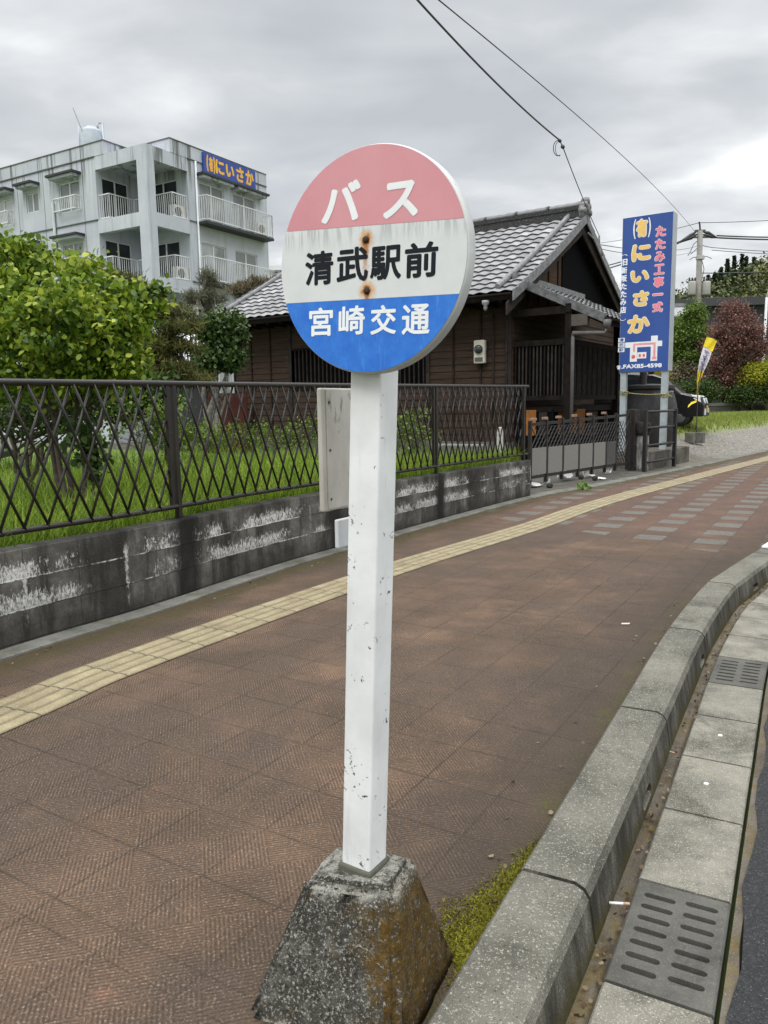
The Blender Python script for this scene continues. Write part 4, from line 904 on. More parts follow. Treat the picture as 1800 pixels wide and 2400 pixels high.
# front wall of lapped boards, gable walls, back
mb = MB()
def lap(fr, mb, a0, a1, z0, z1, b, n, axis='a'):
    h = (z1-z0)/n
    for i in range(n):
        za, zb = z0+i*h, z0+(i+1)*h+.012
        P = (lambda t, o, z: fr.p(t, b+o, z)) if axis == 'a' else (lambda t, o, z: fr.p(b+o, t, z))
        mb.hexa([P(a0, -.024, za), P(a1, -.024, za), P(a1, .02, za), P(a0, .02, za), P(a0, -.004, zb), P(a1, -.004, zb), P(a1, .02, zb), P(a0, .02, zb)])
LA0, LA1 = 2.55, 6.9        # the barred window takes the middle
lap(hf, mb, wc0, wc1, .62, 1.95, wb0, 8); lap(hf, mb, wc0, LA0, 1.95, HE+.35, wb0, 14); lap(hf, mb, LA1, wc1, 1.95, HE+.35, wb0, 14); lap(hf, mb, LA0, LA1, 3.06, HE+.35, wb0, 8)
wl = mb.build('front_wall', M_BRD, house)
for a in list(np.arange(wc0+.06, LA0, .72))+[LA0, LA1]+list(np.arange(LA1+.72, wc1, .72))+[wc1-.04]:
    mb = MB(); w_ = .05 if a in (LA0, LA1) or a < wc0+.2 else .022; hf.box(mb, a-w_, a+w_, wb0-.05, wb0-.024, .62, HE+.3); mb.build('batten', M_BAT if w_ < .03 else M_GRW, wl)
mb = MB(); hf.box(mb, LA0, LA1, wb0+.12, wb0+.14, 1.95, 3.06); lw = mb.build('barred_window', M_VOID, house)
mb = MB(); hf.box(mb, LA0+.05, LA1-.05, wb0-.05, wb0+.02, 1.95, 2.01); hf.box(mb, LA0+.05, LA1-.05, wb0-.05, wb0+.02, 3.0, 3.06); mb.build('frame', M_DKW, lw)
for a in np.arange(LA0+.13, LA1-.06, .135): mb = MB(); hf.box(mb, a-.017, a+.017, wb0-.03, wb0+.0, 2.01, 3.0); mb.build('bar', M_GRW, lw)
for a_ in (wc0, wc1-.02): mb = MB(); lap(hf, mb, wb0, wbE, .62, HE-.1, a_, 19, 'b'); mb.build('end_wall', M_BRD, house)
mb = MB()
gw = None
for a_ in (wc0-.0, wc1-.04):
    mb = MB(); pts = [hf.p(a_, wb0, HE-.1), hf.p(a_, wbE, HE-.1), hf.p(a_, HW, HR_-.5)]; mb.prism(pts, HU*.03)
    w_ = mb.build('gable_wall', boards('gable_boards', (.030, .017, .010), (.07, .038, .021), (.12, .066, .036)), house); gw = gw or w_
for b in np.arange(1.6, wbE, .62):
    zt = min(HE+.30+(b)*PITCH, HE+.3+(2*HW-b)*PITCH)-.62
    if zt > 4.2: mb = MB(); hf.box(mb, wc0-.03, wc0-.002, b-.03, b+.03, HE, zt); mb.build('batten', M_BAT, gw)
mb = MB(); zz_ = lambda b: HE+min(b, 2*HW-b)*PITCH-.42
mb.prism([hf.p(wc0-.035, b, z) for b, z in ((3.7, HE+.2), (wbE-.1, HE+.0), (wbE-.2, zz_(wbE-.2)), (HW, zz_(HW)), (3.7, zz_(3.7)))], HU*.03); mb.build('dark_gable_panel', M_VOID, gw)  # near-black panel laid over the right part of the gable wall
mb = MB(); hf.box(mb, wc0, wc1, wbE-.02, wbE, .9, HE); mb.build('back_wall', M_BRD, house)
mb = MB(); hf.box(mb, wc0-.08, wc1+.05, wb0-.08, wbE+.05, -.1, .62); mb.build('foundation', concrete('foundation', (.07, .068, .06), (.15, .145, .13), scale=.8, stain=.8), house)
# tiled roof
def tile_mat(g):
    p = g.pos(); u = g.sep(g.uv()); ti = g.n('ShaderNodeTexWhiteNoise'); g.put(ti.inputs['Vector'], g.comb(g.m('FLOOR', u[0]), g.m('FLOOR', u[1]), 0.))
    c = g.ramp(ti.outputs['Value'], [(0, (.19, .19, .195)), (.45, (.24, .24, .245)), (.8, (.29, .29, .295)), (1, (.37, .37, .375))])
    c = g.mix(g.m('MULTIPLY', g.noise(p, 3.5, 6, .7, .2, .5, .66), .5), c, (.10, .10, .098))
    c = g.mix(g.ss(g.m('FRACT', u[1]), .16, .03), c, (.03, .03, .03)); c = g.mix(g.m('MULTIPLY', g.noise(p, 25, 4, .7, 0, .58, .68), .6), c, (.38, .38, .37))  # row shadows painted dark along the lower edge of each course
    return dict(col=c, rough=.6, spec=.3, nor=g.bump(g.noise(p, 30, 4), .2, .006))
M_TILE = mat('roof_tile', tile_mat)
def tiled(P, na, nb, lift=.042):               # P(u tiles, v rows, lift) -> point
    mb = MB(); rows = []; uvs = []
    for r in range(nb):
        for e_ in (0, 1):
            row = []; uv = []
            for i in range(na*6+1):
                t = i/6; ph = t % 1
                w = .5-.5*math.cos(2*math.pi*ph); w = w**.75*.036
                row.append(P(t, r+(.0 if e_ == 0 else .999), w+(lift if e_ == 0 else .004))); uv.append((t+1e-4, r+(.02 if e_ == 0 else .99)))
            rows.append(row); uvs.append(uv)
    mb.loft(rows, uvs); return mb
SLn = math.hypot(HW, HR_-HE); NR = 15; NA = 31
up_n = Vector((HV.x*-1*(HR_-HE)/SLn, HV.y*-1*(HR_-HE)/SLn, HW/SLn)); up_f = Vector((HV.x*(HR_-HE)/SLn, HV.y*(HR_-HE)/SLn, HW/SLn))
sag = lambda t: -.06*math.sin(math.pi*t)
Pn = lambda u, v, l: hf.p(HL*(1-u/NA), HW*v/NR, HE+(HR_-HE)*v/NR+sag(v/NR))+up_n*l
Pf = lambda u, v, l: hf.p(HL*u/NA, 2*HW-HW*v/NR, HE+(HR_-HE)*v/NR+sag(v/NR))+up_f*l
roof = tiled(Pn, NA, NR).build('roof', M_TILE, house, smooth=False)
mb = tiled(Pf, NA, NR); mb.build('rear_roof', M_TILE, house)
mb = MB()
for b0, b1, z0, z1 in ((.03, HW, HE, HR_), (2*HW-.03, HW, HE, HR_)): mb.hexa([hf.p(.03, b0, z0-.14), hf.p(HL-.03, b0, z0-.14), hf.p(HL-.03, b1, z1-.14), hf.p(.03, b1, z1-.14), hf.p(.03, b0, z0-.02), hf.p(HL-.03, b0, z0-.02), hf.p(HL-.03, b1, z1-.09), hf.p(.03, b1, z1-.09)])
mb.build('roof_deck', M_DKW, roof)
# ridge, verge rolls, verge tiles, barge boards, end ornament
mb = MB(); hf.box(mb, .06, HL-.06, HW-.14, HW+.14, HR_-.03, HR_+.10); hf.box(mb, .09, HL-.09, HW-.11, HW+.11, HR_+.10, HR_+.16); hf.box(mb, .06, HL-.06, HW-.13, HW+.13, HR_+.16, HR_+.21); hf.box(mb, .09, HL-.09, HW-.09, HW+.09, HR_+.21, HR_+.27)
rg = mb.build('ridge', M_TILE, roof)
mb = MB(); n_ = 34; mb.tube([hf.p(.05+(HL-.1)*i/(2*n_), HW, HR_+.30) for i in range(2*n_+1)], .09, 10, radii=[.098 if i % 2 else .085 for i in range(2*n_+1)]); mb.build('ridge_cap', M_TILE, rg, smooth=False)
M_LIM = plain('verge_tile', (.18, .18, .183), .5, .3, 9)
for s_, b_of in ((1, lambda t: HW*t), (-1, lambda t: 2*HW-HW*t)):
    for a_ in (.42, HL-.42):
        mb = MB(); mb.tube([hf.p(a_, b_of(i/30), HE+(HR_-HE)*i/30+sag(i/30)+.10) for i in range(1, 31)], .07, 9, radii=[.078 if i % 2 else .068 for i in range(30)]); mb.build('verge_roll', M_LIM, roof)
    for a_, o_ in ((.0, -1), (HL, 1)):
        for i in range(NR):
            t0, t1 = i/NR, (i+1.1)/NR; z = lambda t: HE+(HR_-HE)*t+sag(t)
            mb = MB(); ax0, ax1 = a_-.0*o_, a_+.035*o_
            mb.hexa([hf.p(ax0, b_of(t0), z(t0)-.17), hf.p(ax1, b_of(t0), z(t0)-.17), hf.p(ax1, b_of(t1), z(t1)-.17), hf.p(ax0, b_of(t1), z(t1)-.17), hf.p(ax0, b_of(t0), z(t0)+.07), hf.p(ax1, b_of(t0), z(t0)+.07), hf.p(ax1, b_of(t1), z(t1)+.035), hf.p(ax0, b_of(t1), z(t1)+.035)]); mb.build('verge_tile', M_LIM, roof)
        mb = MB(); z = lambda t: HE+(HR_-HE)*t; ax0, ax1 = a_+.07*-o_, a_+.11*-o_
        mb.hexa([hf.p(ax0, b_of(-.02), z(-.02)-.42), hf.p(ax1, b_of(-.02), z(-.02)-.42), hf.p(ax1, b_of(1), z(1)-.44), hf.p(ax0, b_of(1), z(1)-.44), hf.p(ax0, b_of(-.02), z(-.02)-.16), hf.p(ax1, b_of(-.02), z(-.02)-.16), hf.p(ax1, b_of(1), z(1)-.14), hf.p(ax0, b_of(1), z(1)-.14)]); mb.build('barge_board', M_GRW, roof)
mb = MB()
for db, dz, r in ((0, .42, .12), (-.12, .30, .11), (.12, .30, .11), (-.2, .16, .10), (.2, .16, .10), (0, .22, .17)):
    mb.lathe(hf.p(.02, HW+db, HR_+dz-.06), [(.0, -.12), (r*.8, -.10), (r, 0), (r*.8, .10), (0, .13)], 12, HU)
hf.box(mb, -.02, .10, HW-.26, HW+.26, HR_-.12, HR_+.22); mb.build('ridge_ornament', M_LIM, roof, smooth=True)
mb = MB(); mb.tube([hf.p(.02, -.05, HE-.03), hf.p(HL-.02, -.05, HE-.03)], .035, 8); mb.build('eave_gutter', M_DKW, house, smooth=True)
mb = MB(); hf.box(mb, .2, HL-.2, .05, wb0, HE-.12, HE-.10)
for a in np.arange(.3, HL-.2, .45): hf.box(mb, a-.03, a+.03, .06, wb0, HE-.19, HE-.12)
mb.build('eave_soffit', M_DKW, house)
mb = MB(); p_ = hf.p(.62, -.02, HE-.14); mb.lathe(p_-UP*.1, [(.02, -.12), (.05, -.06), (.045, 0), (.09, .05), (.09, .12), (.0, .13)], 12); mb.build('hanging_lamp', plain('lamp_grey', (.3, .3, .3), .5), house, smooth=True)
# lean-to roof over the porch
LT0, LT1, LP, LZ0, LZ1 = .75, 5.2, 2.10, 3.25, 4.24
NLA, NLR = 15, 7; ln = math.hypot(LP, LZ1-LZ0); lup = Vector((HU.x*-1*(LZ1-LZ0)/ln, HU.y*-1*(LZ1-LZ0)/ln, LP/ln))
lt = tiled(lambda u, v, l: hf.p(wc0-LP+LP*v/NLR, LT0+(LT1-LT0)*u/NLA, LZ0+(LZ1-LZ0)*v/NLR)+lup*l, NLA, NLR).build('lean_to_roof', M_TILE, house)
mb = MB(); mb.hexa([hf.p(wc0-LP+.03, LT0+.02, LZ0-.13), hf.p(wc0-LP+.03, LT1-.02, LZ0-.13), hf.p(wc0, LT1-.02, LZ1-.13), hf.p(wc0, LT0+.02, LZ1-.13), hf.p(wc0-LP+.03, LT0+.02, LZ0-.01), hf.p(wc0-LP+.03, LT1-.02, LZ0-.01), hf.p(wc0, LT1-.02, LZ1-.01), hf.p(wc0, LT0+.02, LZ1-.01)]); mb.build('lean_to_deck', M_DKW, lt)
mb = MB(); mb.hexa([hf.p(wc0-LP, LT0-.02, LZ0-.1), hf.p(wc0-LP, LT0+.12, LZ0-.1), hf.p(wc0, LT0+.12, LZ1-.1), hf.p(wc0, LT0-.02, LZ1-.1), hf.p(wc0-LP, LT0-.02, LZ0+.09), hf.p(wc0-LP, LT0+.12, LZ0+.09), hf.p(wc0, LT0+.12, LZ1+.09), hf.p(wc0, LT0-.02, LZ1+.09)]); mb.build('lean_to_verge', plain('lean_verge', (.13, .13, .135), .5, .35, 9), lt)
mb = MB(); hf.box(mb, wc0-.1, wc0, LT0, LT1, LZ1-.02, LZ1+.13); mb.build('flashing', M_LIM, lt)
mb = MB(); mb.tube([hf.p(wc0-LP-.06, LT0-.05, LZ0-.04), hf.p(wc0-LP-.06, LT1, LZ0-.04)], .055, 8); mb.build('lean_to_gutter', M_DKW, house, smooth=True)
# porch: slatted screens, posts, beams, downpipe
PQ = 1.32; px_ = wc0-PQ
for nm, L0, L1, ax in (('slatted_screen', wc0-.04, px_+.08, 'a'), ('slatted_screen', wb0+.10, wb0+3.3, 'b')):
    mb = MB(); B_ = (lambda m_, t0, t1, o0, o1, z0, z1: hf.box(m_, min(t0, t1), max(t0, t1), wb0+o0, wb0+o1, z0, z1)) if ax == 'a' else (lambda m_, t0, t1, o0, o1, z0, z1: hf.box(m_, px_+o0, px_+o1, t0, t1, z0, z1))
    B_(mb, L0, L1, -.03, .03, 2.75, 2.87); B_(mb, L0, L1, -.03, .03, 1.56, 1.66); sc_ = mb.build(nm, M_DKW, house)
    n = int(abs(L1-L0)/.085)
    for i in range(n):
        t = L0+(L1-L0)*(i+.5)/n; mb = MB(); B_(mb, t-.017, t+.017, -.012, .012, 1.66, 2.75); mb.build('slat', M_GRW if i % 4 else M_DKW, sc_)
    mb = MB(); B_(mb, L0, L1, .05, .06, 1.6, 2.8); mb.build('backing', M_VOID, sc_)
for a, b in ((px_, wb0), (px_, wb0+3.35), (px_, wb0+6.6)): mb = MB(); hf.box(mb, a-.07, a+.07, b-.07, b+.07, .2, 3.45); mb.build('porch_post', M_DKW, house)
mb = MB(); hf.box(mb, px_-.06, px_+.06, wb0-.1, wb0+6.7, 3.42, 3.60); hf.box(mb, px_, wc0, wb0-.06, wb0+.06, 3.40, 3.56); mb.build('porch_beam', M_DKW, house)
mb = MB(); hf.box(mb, px_-.42, px_-.02, wb0-.07, wb0+.07, 3.12, 3.36); mb.build('beam_end', plain('beam_end_wood', (.085, .07, .06), .8, .2, 8), house)
mb = MB(); hf.box(mb, px_+.08, wc0-.02, wb0+.08, wb0+6.5, 1.30, 1.42); mb.build('porch_floor', M_DKW, house)
mb = MB(); g0 = hf.p(wc0-LP-.06, LT0+.0, LZ0-.06); g1 = hf.p(px_-.12, wb0-.10, 2.93)
mb.lathe(g0-UP*.06, [(.04, -.14), (.09, -.05), (.10, .06), (.06, .08)], 10); mb.tube([g0-UP*.16, g0-UP*.26+(g1-g0)*.05, g1+UP*.05, g1-UP*.05, Vector((g1.x, g1.y, .3))], .042, 10); mb.build('downpipe', plain('pipe_grey', (.12, .115, .11), .5, .2, 6), house, smooth=True)
mb = MB(); hf.box(mb, wc0+.62, wc0+.90, wb0-.17, wb0-.05, 2.42, 2.95); mt = mb.build('electric_meter', plain('meter_cream', (.62, .60, .50), .5, .08), house, bevel=.03)
mb = MB(); mb.lathe(hf.p(wc0+.76, wb0-.17, 2.74), [(.11, 0), (.11, .05), (.08, .08), (0, .085)], 18, -HV); mb.build('dial_glass', plain('meter_glass', (.05, .055, .06), .12), mt, smooth=True)
mb = MB(); hf.box(mb, wc0+.66, wc0+.86, wb0-.185, wb0-.17, 2.47, 2.56); mb.build('terminal_cover', plain('meter_dark', (.1, .1, .09), .5), mt)
mb = MB(); mb.tube([hf.p(wc0+.12, wb0-.06, .95), hf.p(wc0+.12, wb0-.06, 3.7)], .03, 8); mb.tube([hf.p(wc0+.45, wb0-.06, .95), hf.p(wc0+.45, wb0-.06, 3.5)], .02, 8); mb.build('conduit', M_GRW, house, smooth=True)
# wall bracket at the gable that takes the service cable
HM = hf.p(-.05, HW+.05, HR_-.42); mb = MB(); tip = at(1404, 573, 23.6); mb.tube([HM, tip], .025, 8); mb.tube([tip-UP*.05, tip+UP*.25], .03, 8); mb.tube([tip+Vector((.0, 0, 0)), tip+Vector((.02, 0, -.28)), tip+Vector((.12, 0, -.32)), tip+Vector((.06, 0, -.05))], .015, 6)
mb.build('cable_bracket', plain('bracket_grey', (.22, .22, .22), .5, .2), house, smooth=True)
# boards propped under the porch
M_ORG = boards('orange_board', (.16, .06, .018), (.30, .12, .03), (.42, .19, .055), False)
mb = MB(); hf.box(mb, px_+.35, px_+.40, wb0+.05, wb0+6.5, .15, 1.36); hf.box(mb, px_+.4, wc0, wb0+.10, wb0+.14, .15, 1.36); mb.build('under_porch_shade', M_VOID, house)  # near-black sheets put in for the shade beneath the porch floor
for i, (x0, x1, lb) in enumerate(((1233, 1256, 'orange board propped under the left end of the porch screen'), (1303, 1325, 'orange board left of the downpipe under the porch'), (1344, 1371, 'orange board right of the downpipe under the porch'))):
    c0, c1 = at(x0, 975, 18.9+.25*i), at(x1, 975, 18.9+.25*i); mb = MB(); w_ = (c1-c0).length; mb.box(((c0.x+c1.x)/2, (c0.y+c1.y)/2, 1.02), (w_, .05, .62)); setp(mb.build('board', M_ORG, bevel=.006), lb, 'board', 'boards under the porch')
for i, (x0, x1, lb) in enumerate(((1263, 1282, 'grey board between the orange boards under the porch'), (1377, 1400, 'grey board at the right end of the boards under the porch'))):
    c0, c1 = at(x0, 975, 19.0+.2*i), at(x1, 975, 19.0+.2*i); mb = MB(); mb.box(((c0.x+c1.x)/2, (c0.y+c1.y)/2, .98), ((c1-c0).length, .05, .58)); setp(mb.build('board', M_GRW, bevel=.006), lb, 'board', 'boards under the porch')

# ================================================================ APARTMENT BLOCK
AV = Vector((math.sin(rad(31)), math.cos(rad(31)), 0)); AU = Vector((-AV.y, AV.x, 0)); AO = Vector((-10.28, 35.8, 0)); af = Frame(AO, AU, AV)
def stucco(g):
    p = g.pos(); z = g.sep(p)[2]
    c = g.ramp(g.noise(p, .7, 6, .6), [(.3, (.43, .455, .505)), (.7, (.55, .575, .625))])
    st = g.noise(g.mul(p, (1, 1, .06)), 2.4, 6, .75, .2, .50, .72)
    c = g.mix(g.m('MULTIPLY', st, .6), c, (.25, .26, .265))
    s2 = g.m('MULTIPLY', g.noise(g.mul(p, (1, 1, .03)), 1.8, 5, .75, .2, .52, .60), g.m('MULTIPLY', g.ss(z, 11.3, 12.9), .85))
    c = g.mix(s2, c, (.11, .11, .108))
    return dict(col=c, rough=.8, nor=g.bump(g.noise(p, 30, 3), .15, .01))
M_ST = mat('pale_stucco', stucco); M_TRIM = plain('slab_dark', (.030, .032, .036), .6, .2); M_ALU = plain('aluminium_white', (.72, .74, .75), .45, .06, 5); M_JNT = plain('joint_line', (.12, .125, .13), .8)
def pane_mat(g):
    p = g.pos(); k = g.ss(g.noise(p, .55, 2), .42, .6); c = g.mix(k, (.20, .215, .22), (.46, .48, .48))
    w = g.noise(g.mul(p, (5, 5, .1)), 2, 2); return dict(col=g.mix(g.m('MULTIPLY', w, .35), c, (.14, .15, .15)), rough=.12)
M_PANE = mat('window_pane', pane_mat); M_PDK = plain('dark_pane', (.035, .04, .045), .1, .3, 1.)
ap = thing('apartment_block', 'pale grey concrete apartment block with corner balconies and a blue sign near its roof', 'apartment block', af.p(6, 4, -.1))
FL = (10.3, 7.5, 4.7, 1.9); NA_, NB_ = 3.36, 2.5; AE, BE = 19., 8.3
WINS = []   # holes on the left face: (a0, a1, z0, z1), on the right face: (b0, b1, z0, z1)
left = []; right = []
for f in FL:
    left += [(4.55, 6.05, f+.65, f+2.0), (7.65, 8.6, f+1.0, f+1.92), (9.75, 11.2, f+.65, f+1.92), (13.2, 14.7, f+.65, f+2.0), (16.2, 17.2, f+1.0, f+1.92)]
    right += [(3.25, 4.95, f+.12, f+1.95), (5.65, 7.35, f+.12, f+1.95)]
def holed(fr, mb, axis, off, t0, t1, z0, z1, holes, th=.22, sign=1):
    ts = sorted(set([t0, t1]+[h[0] for h in holes]+[h[1] for h in holes])); zs = sorted(set([z0, z1]+[h[2] for h in holes]+[h[3] for h in holes]))
    for a, b in zip(ts, ts[1:]):
        run = None
        for c, d in zip(zs, zs[1:]):
            solid = not any(h[0] < (a+b)/2 < h[1] and h[2] < (c+d)/2 < h[3] for h in holes)
            if solid: run = (run[0], d) if run else (c, d)
            if (not solid or d == zs[-1]) and run:
                (fr.box(mb, a, b, off, off+th, *run) if axis == 'a' else fr.box(mb, off, off+th, a, b, *run)); run = None
# walls
ZG, ZR = -.15, 13.72
mb = MB(); holed(af, mb, 'a', 0, NA_, AE, ZG, 13.10, left); mb.build('wall', M_ST, ap)
mb = MB(); holed(af, mb, 'b', 0, NB_, BE, ZG, 13.10, right); mb.build('wall', M_ST, ap)
ln_ = [(.35, 1.9, f+.05, f+2.0) for f in FL]
mb = MB(); holed(af, mb, 'b', NA_, .22, NB_, ZG, 13.10, [(b0, b1, c, d) for b0, b1, c, d in ln_]); mb.build('wall', M_ST, ap)
mb = MB(); holed(af, mb, 'a', NB_, .22, NA_+.22, ZG, 13.10, [(.75, 2.6, f+.05, f+2.0) for f in FL]); mb.build('wall', M_ST, ap)
mb = MB(); af.box(mb, .3, AE, BE-.22, BE, ZG, 13.1); af.box(mb, AE-.22, AE, .25, BE-.25, ZG, 13.1); mb.build('rear_wall', M_ST, ap)
mb = MB(); af.box(mb, NA_+.3, AE-.25, .3, BE-.3, 13.0, 13.12); af.box(mb, .3, NA_+.3, NB_+.3, BE-.3, 13.0, 13.12); mb.build('roof', M_JNT, ap)
# parapet, set back over the corner
mb = MB(); af.box(mb, 2.72, AE, -.02, .2, 13.13, ZR); af.box(mb, 2.72, 2.92, .2, 1.45, 13.13, ZR); af.box(mb, .2, 2.72, 1.45, 1.65, 13.13, ZR); af.box(mb, -.02, .2, 1.45, BE, 13.13, ZR); mb.build('parapet', M_ST, ap)
mb = MB(); af.box(mb, 2.68, AE, -.05, .23, ZR, ZR+.04); af.box(mb, 2.68, 2.95, .23, 1.42, ZR, ZR+.04); af.box(mb, .23, 2.68, 1.42, 1.68, ZR, ZR+.04); af.box(mb, -.05, .23, 1.42, BE, ZR, ZR+.04); mb.build('coping', M_JNT, ap)
mb = MB(); af.box(mb, .3, NA_+.2, .25, NB_+.2, 12.72, 12.95); mb.build('corner_roof', M_ST, ap)
# free corner pillar and beams
mb = MB(); af.box(mb, 0, .62, 0, .47, ZG, 13.13); pil = mb.build('corner_pillar', M_ST, ap)
for i, f in enumerate((12.53,)+tuple(f-.6 for f in FL[:3])):
    z1 = 13.13 if i == 0 else f+.6
    mb = MB(); af.box(mb, .62, NA_, -.004, .28, f, z1); mb.build('beam', M_ST, ap); mb = MB(); af.box(mb, -.004, .28, .47, NB_, f, z1); mb.build('beam', M_ST, ap)
for f in FL[:3]:
    mb = MB(); af.box(mb, 2.6, NA_, .28, NB_, f-.12, f); af.box(mb, .28, 2.6, 1.5, NB_, f-.12, f); mb.build('balcony_slab', M_ST, ap)
    mb = MB(); af.box(mb, NA_+.02, NA_+.2, -.006, -.002, f-.02, f+.03); mb.build('joint', M_JNT, ap)
for z in FL[:3]+(13.1,):
    mb = MB(); af.box(mb, NA_, AE, -.05, .0, z-.0, z+.045); af.box(mb, -.05, .0, NB_, BE, z-.0, z+.045); mb.build('drip_ledge', M_JNT, ap)
mb = MB()
for a in (4.28, 7.2, 9.25, 12.2, 15.6): af.box(mb, a-.015, a+.015, -.004, .01, ZG, 13.1); af.box(mb, a-.012, a+.012, -.024, -.016, 13.14, ZR)
mb.build('wall_joints', M_JNT, ap)
# windows
def window(fr, axis, off, t0, t1, z0, z1, pane, mull=True):
    B = (lambda m_, a, b, o0, o1, c, d: fr.box(m_, a, b, off+o0, off+o1, c, d)) if axis == 'a' else (lambda m_, a, b, o0, o1, c, d: fr.box(m_, off+o0, off+o1, a, b, c, d))
    mb = MB(); f = .05
    B(mb, t0, t1, .06, .12, z0, z0+f); B(mb, t0, t1, .06, .12, z1-f, z1); B(mb, t0, t0+f, .06, .12, z0+f, z1-f); B(mb, t1-f, t1, .06, .12, z0+f, z1-f)
    if mull: B(mb, (t0+t1)/2-.035, (t0+t1)/2+.035, .05, .12, z0+f, z1-f)
    w = mb.build('window', M_ALU, ap); mb = MB(); B(mb, t0+f, t1-f, .085, .095, z0+f, z1-f); mb.build('pane', pane, w)
for h in left: window(af, 'a', 0, *h, M_PANE)
for h in right: window(af, 'b', 0, *h, M_PANE)
for f in FL: window(af, 'b', NA_, .35, 1.9, f+.05, f+2.0, M_PDK); window(af, 'a', NB_, .75, 2.6, f+.05, f+2.0, M_PDK)
# awnings
def awning(fr, axis, t0, t1, z, d=.55):
    mb = MB(); (fr.box(mb, t0, t1, -d, 0, z, z+.10) if axis == 'a' else fr.box(mb, -d, 0, t0, t1, z, z+.10))
    a = mb.build('awning', M_TRIM, ap); mb = MB(); (fr.box(mb, t0+.1, t1-.1, -d+.1, 0, z-.12, z) if axis == 'a' else fr.box(mb, -d+.1, 0, t0+.1, t1-.1, z-.12, z)); mb.build('awning_soffit', M_ST, a)
for f in FL[:3]:
    for a0, a1 in ((4.35, 6.3), (7.45, 8.85), (9.5, 11.5), (13.0, 14.9), (16.0, 17.4)): awning(af, 'a', a0, a1, f+2.22)
for b0, b1 in ((3.0, 5.35), (5.45, 7.9)): awning(af, 'b', b0, b1, 12.48)
# railings: a rail frame and its bars
def railing(segs, z0, z1):
    mb = MB()
    for p, q in segs:
        p, q = Vector(p), Vector(q); d = (q-p).normalized(); n = Vector((d.y, -d.x, 0)); L = (q-p).length
        for z in (z1, z0+.08): mb.box((p+q)/2+UP*z, (L, .05, .045), (d, n, UP))
        for e in (p, q): mb.box(e+UP*(z0+z1)/2, (.05, .05, z1-z0), (d, n, UP))
    r = mb.build('balcony_railing', M_ALU, ap); mb = MB()
    for p, q in segs:
        p, q = Vector(p), Vector(q); d = (q-p).normalized(); n = Vector((d.y, -d.x, 0)); L = (q-p).length; k = int(L/.125)
        for i in range(1, k): mb.box(p+d*L*i/k+UP*(z0+z1)/2, (.022, .022, z1-z0-.1), (d, n, UP))
    mb.build('bars', M_ALU, r)
P0 = lambda a, b: af.p(a, b, 0)
for f in FL[:3]:
    railing([(P0(NA_, .12), P0(2.66, .12)), (P0(2.66, .12), P0(2.66, 1.56))], f+.0, f+1.12)
    railing([(P0(2.6, 1.56), P0(.12, 1.56)), (P0(.12, 1.56), P0(.12, NB_))], f+.0, f+1.12)
    for b0, b1 in ((3.05, 5.45), (5.55, 7.95)):
        railing([(P0(0, b0), P0(-.6, b0)), (P0(-.6, b0), P0(-.6, b1)), (P0(-.6, b1), P0(0, b1))], f+.06, f+1.22)
        mb = MB(); af.box(mb, -.66, 0, b0-.05, b1+.05, f-.08, f+.04); mb.build('balcony_slab', M_TRIM, ap)
    for a0, a1 in ((4.5, 6.1), (9.7, 11.25), (13.15, 14.75)): railing([(P0(a1, 0), P0(a1, -.3)), (P0(a1, -.3), P0(a0, -.3)), (P0(a0, -.3), P0(a0, 0))], f+.6, f+1.25)
# pipes and sign
mb = MB(); mb.tube([af.p(-.07, 3.0, z) for z in (0, 6, 13.1)], .05, 8); mb.build('drainpipe', M_ALU, ap, smooth=True)
mb = MB(); mb.tube([af.p(6.45, -.09, z) for z in (0, 5, 11.5)], .075, 8); mb.build('drainpipe', plain('pipe_pale', (.42, .45, .44), .6), ap, smooth=True)
mb = MB(); af.box(mb, -.16, -.03, 3.49, 7.25, 12.72, 13.64); sg_ = mb.build('sign', mat('sign_blue2', lambda g: dict(col=g.ramp(g.noise(g.pos(), 2, 4), [(.3, (.022, .05, .27)), (.7, (.035, .085, .36))]), rough=.4)), ap)
sO, sR_, sN_ = af.p(-.16, 3.49, 12.72), AV, -AU
mb = MB()
for ch, x0, x1, y0, y1 in (('有', .33, .62, .12, .80), ('に', .78, 1.40, .12, .80), ('い', 1.52, 2.12, .16, .74), ('さ', 2.28, 2.84, .10, .82), ('か', 2.98, 3.62, .10, .84), ('(', .16, .30, .06, .86), (')', .64, .76, .06, .86)):
    text(mb, ch, sO, sR_, UP, sN_, x0, y0, x1, y1, .034, .004)
mb.build('lettering', plain('sign_orange', (.88, .47, .03), .5), sg_)
# things on and around it
for (a0, a1, b0, b1, z, lb, fan) in ((.18, .50, 1.72, 2.46, 10.3, 'white air conditioner unit standing on the top corner balcony of the apartments', 'b'), (-.52, -.2, 6.9, 7.6, 10.36, 'white air conditioner unit at the right end of the top floor balcony', 'b'), (.18, .50, 1.72, 2.46, 7.5, 'white air conditioner unit on the lower corner balcony, one floor down', 'b')):
    c = af.p((a0+a1)/2, (b0+b1)/2, z); t = thing('air_conditioner', lb, 'air conditioner', c, 'air conditioners on the balconies')
    mb = MB(); af.box(mb, a0, a1, b0, b1, z+.04, z+.64); mb.build('case', plain('ac_cream', (.66, .64, .58), .5, .08), t, bevel=.02)
    mb = MB(); mb.lathe(af.p(a0, b0+.27, z+.34), [(.22, -.002), (.22, .012), (.05, .014), (.0, .014)], 20, -AU); mb.build('fan_grille', plain('ac_dark', (.08, .08, .08), .6), t)
    mb = MB()
    for b in (b0+.08, b1-.16): af.box(mb, a0, a1, b, b+.08, z-.0, z+.04)
    mb.build('feet', M_TRIM, t)
tc = at(214, 300, 42.0); tc.z = 13.12; wt = thing('water_tank', 'pale grey round water tank with pipes standing on the flat roof of the apartments', 'water tank', tc)
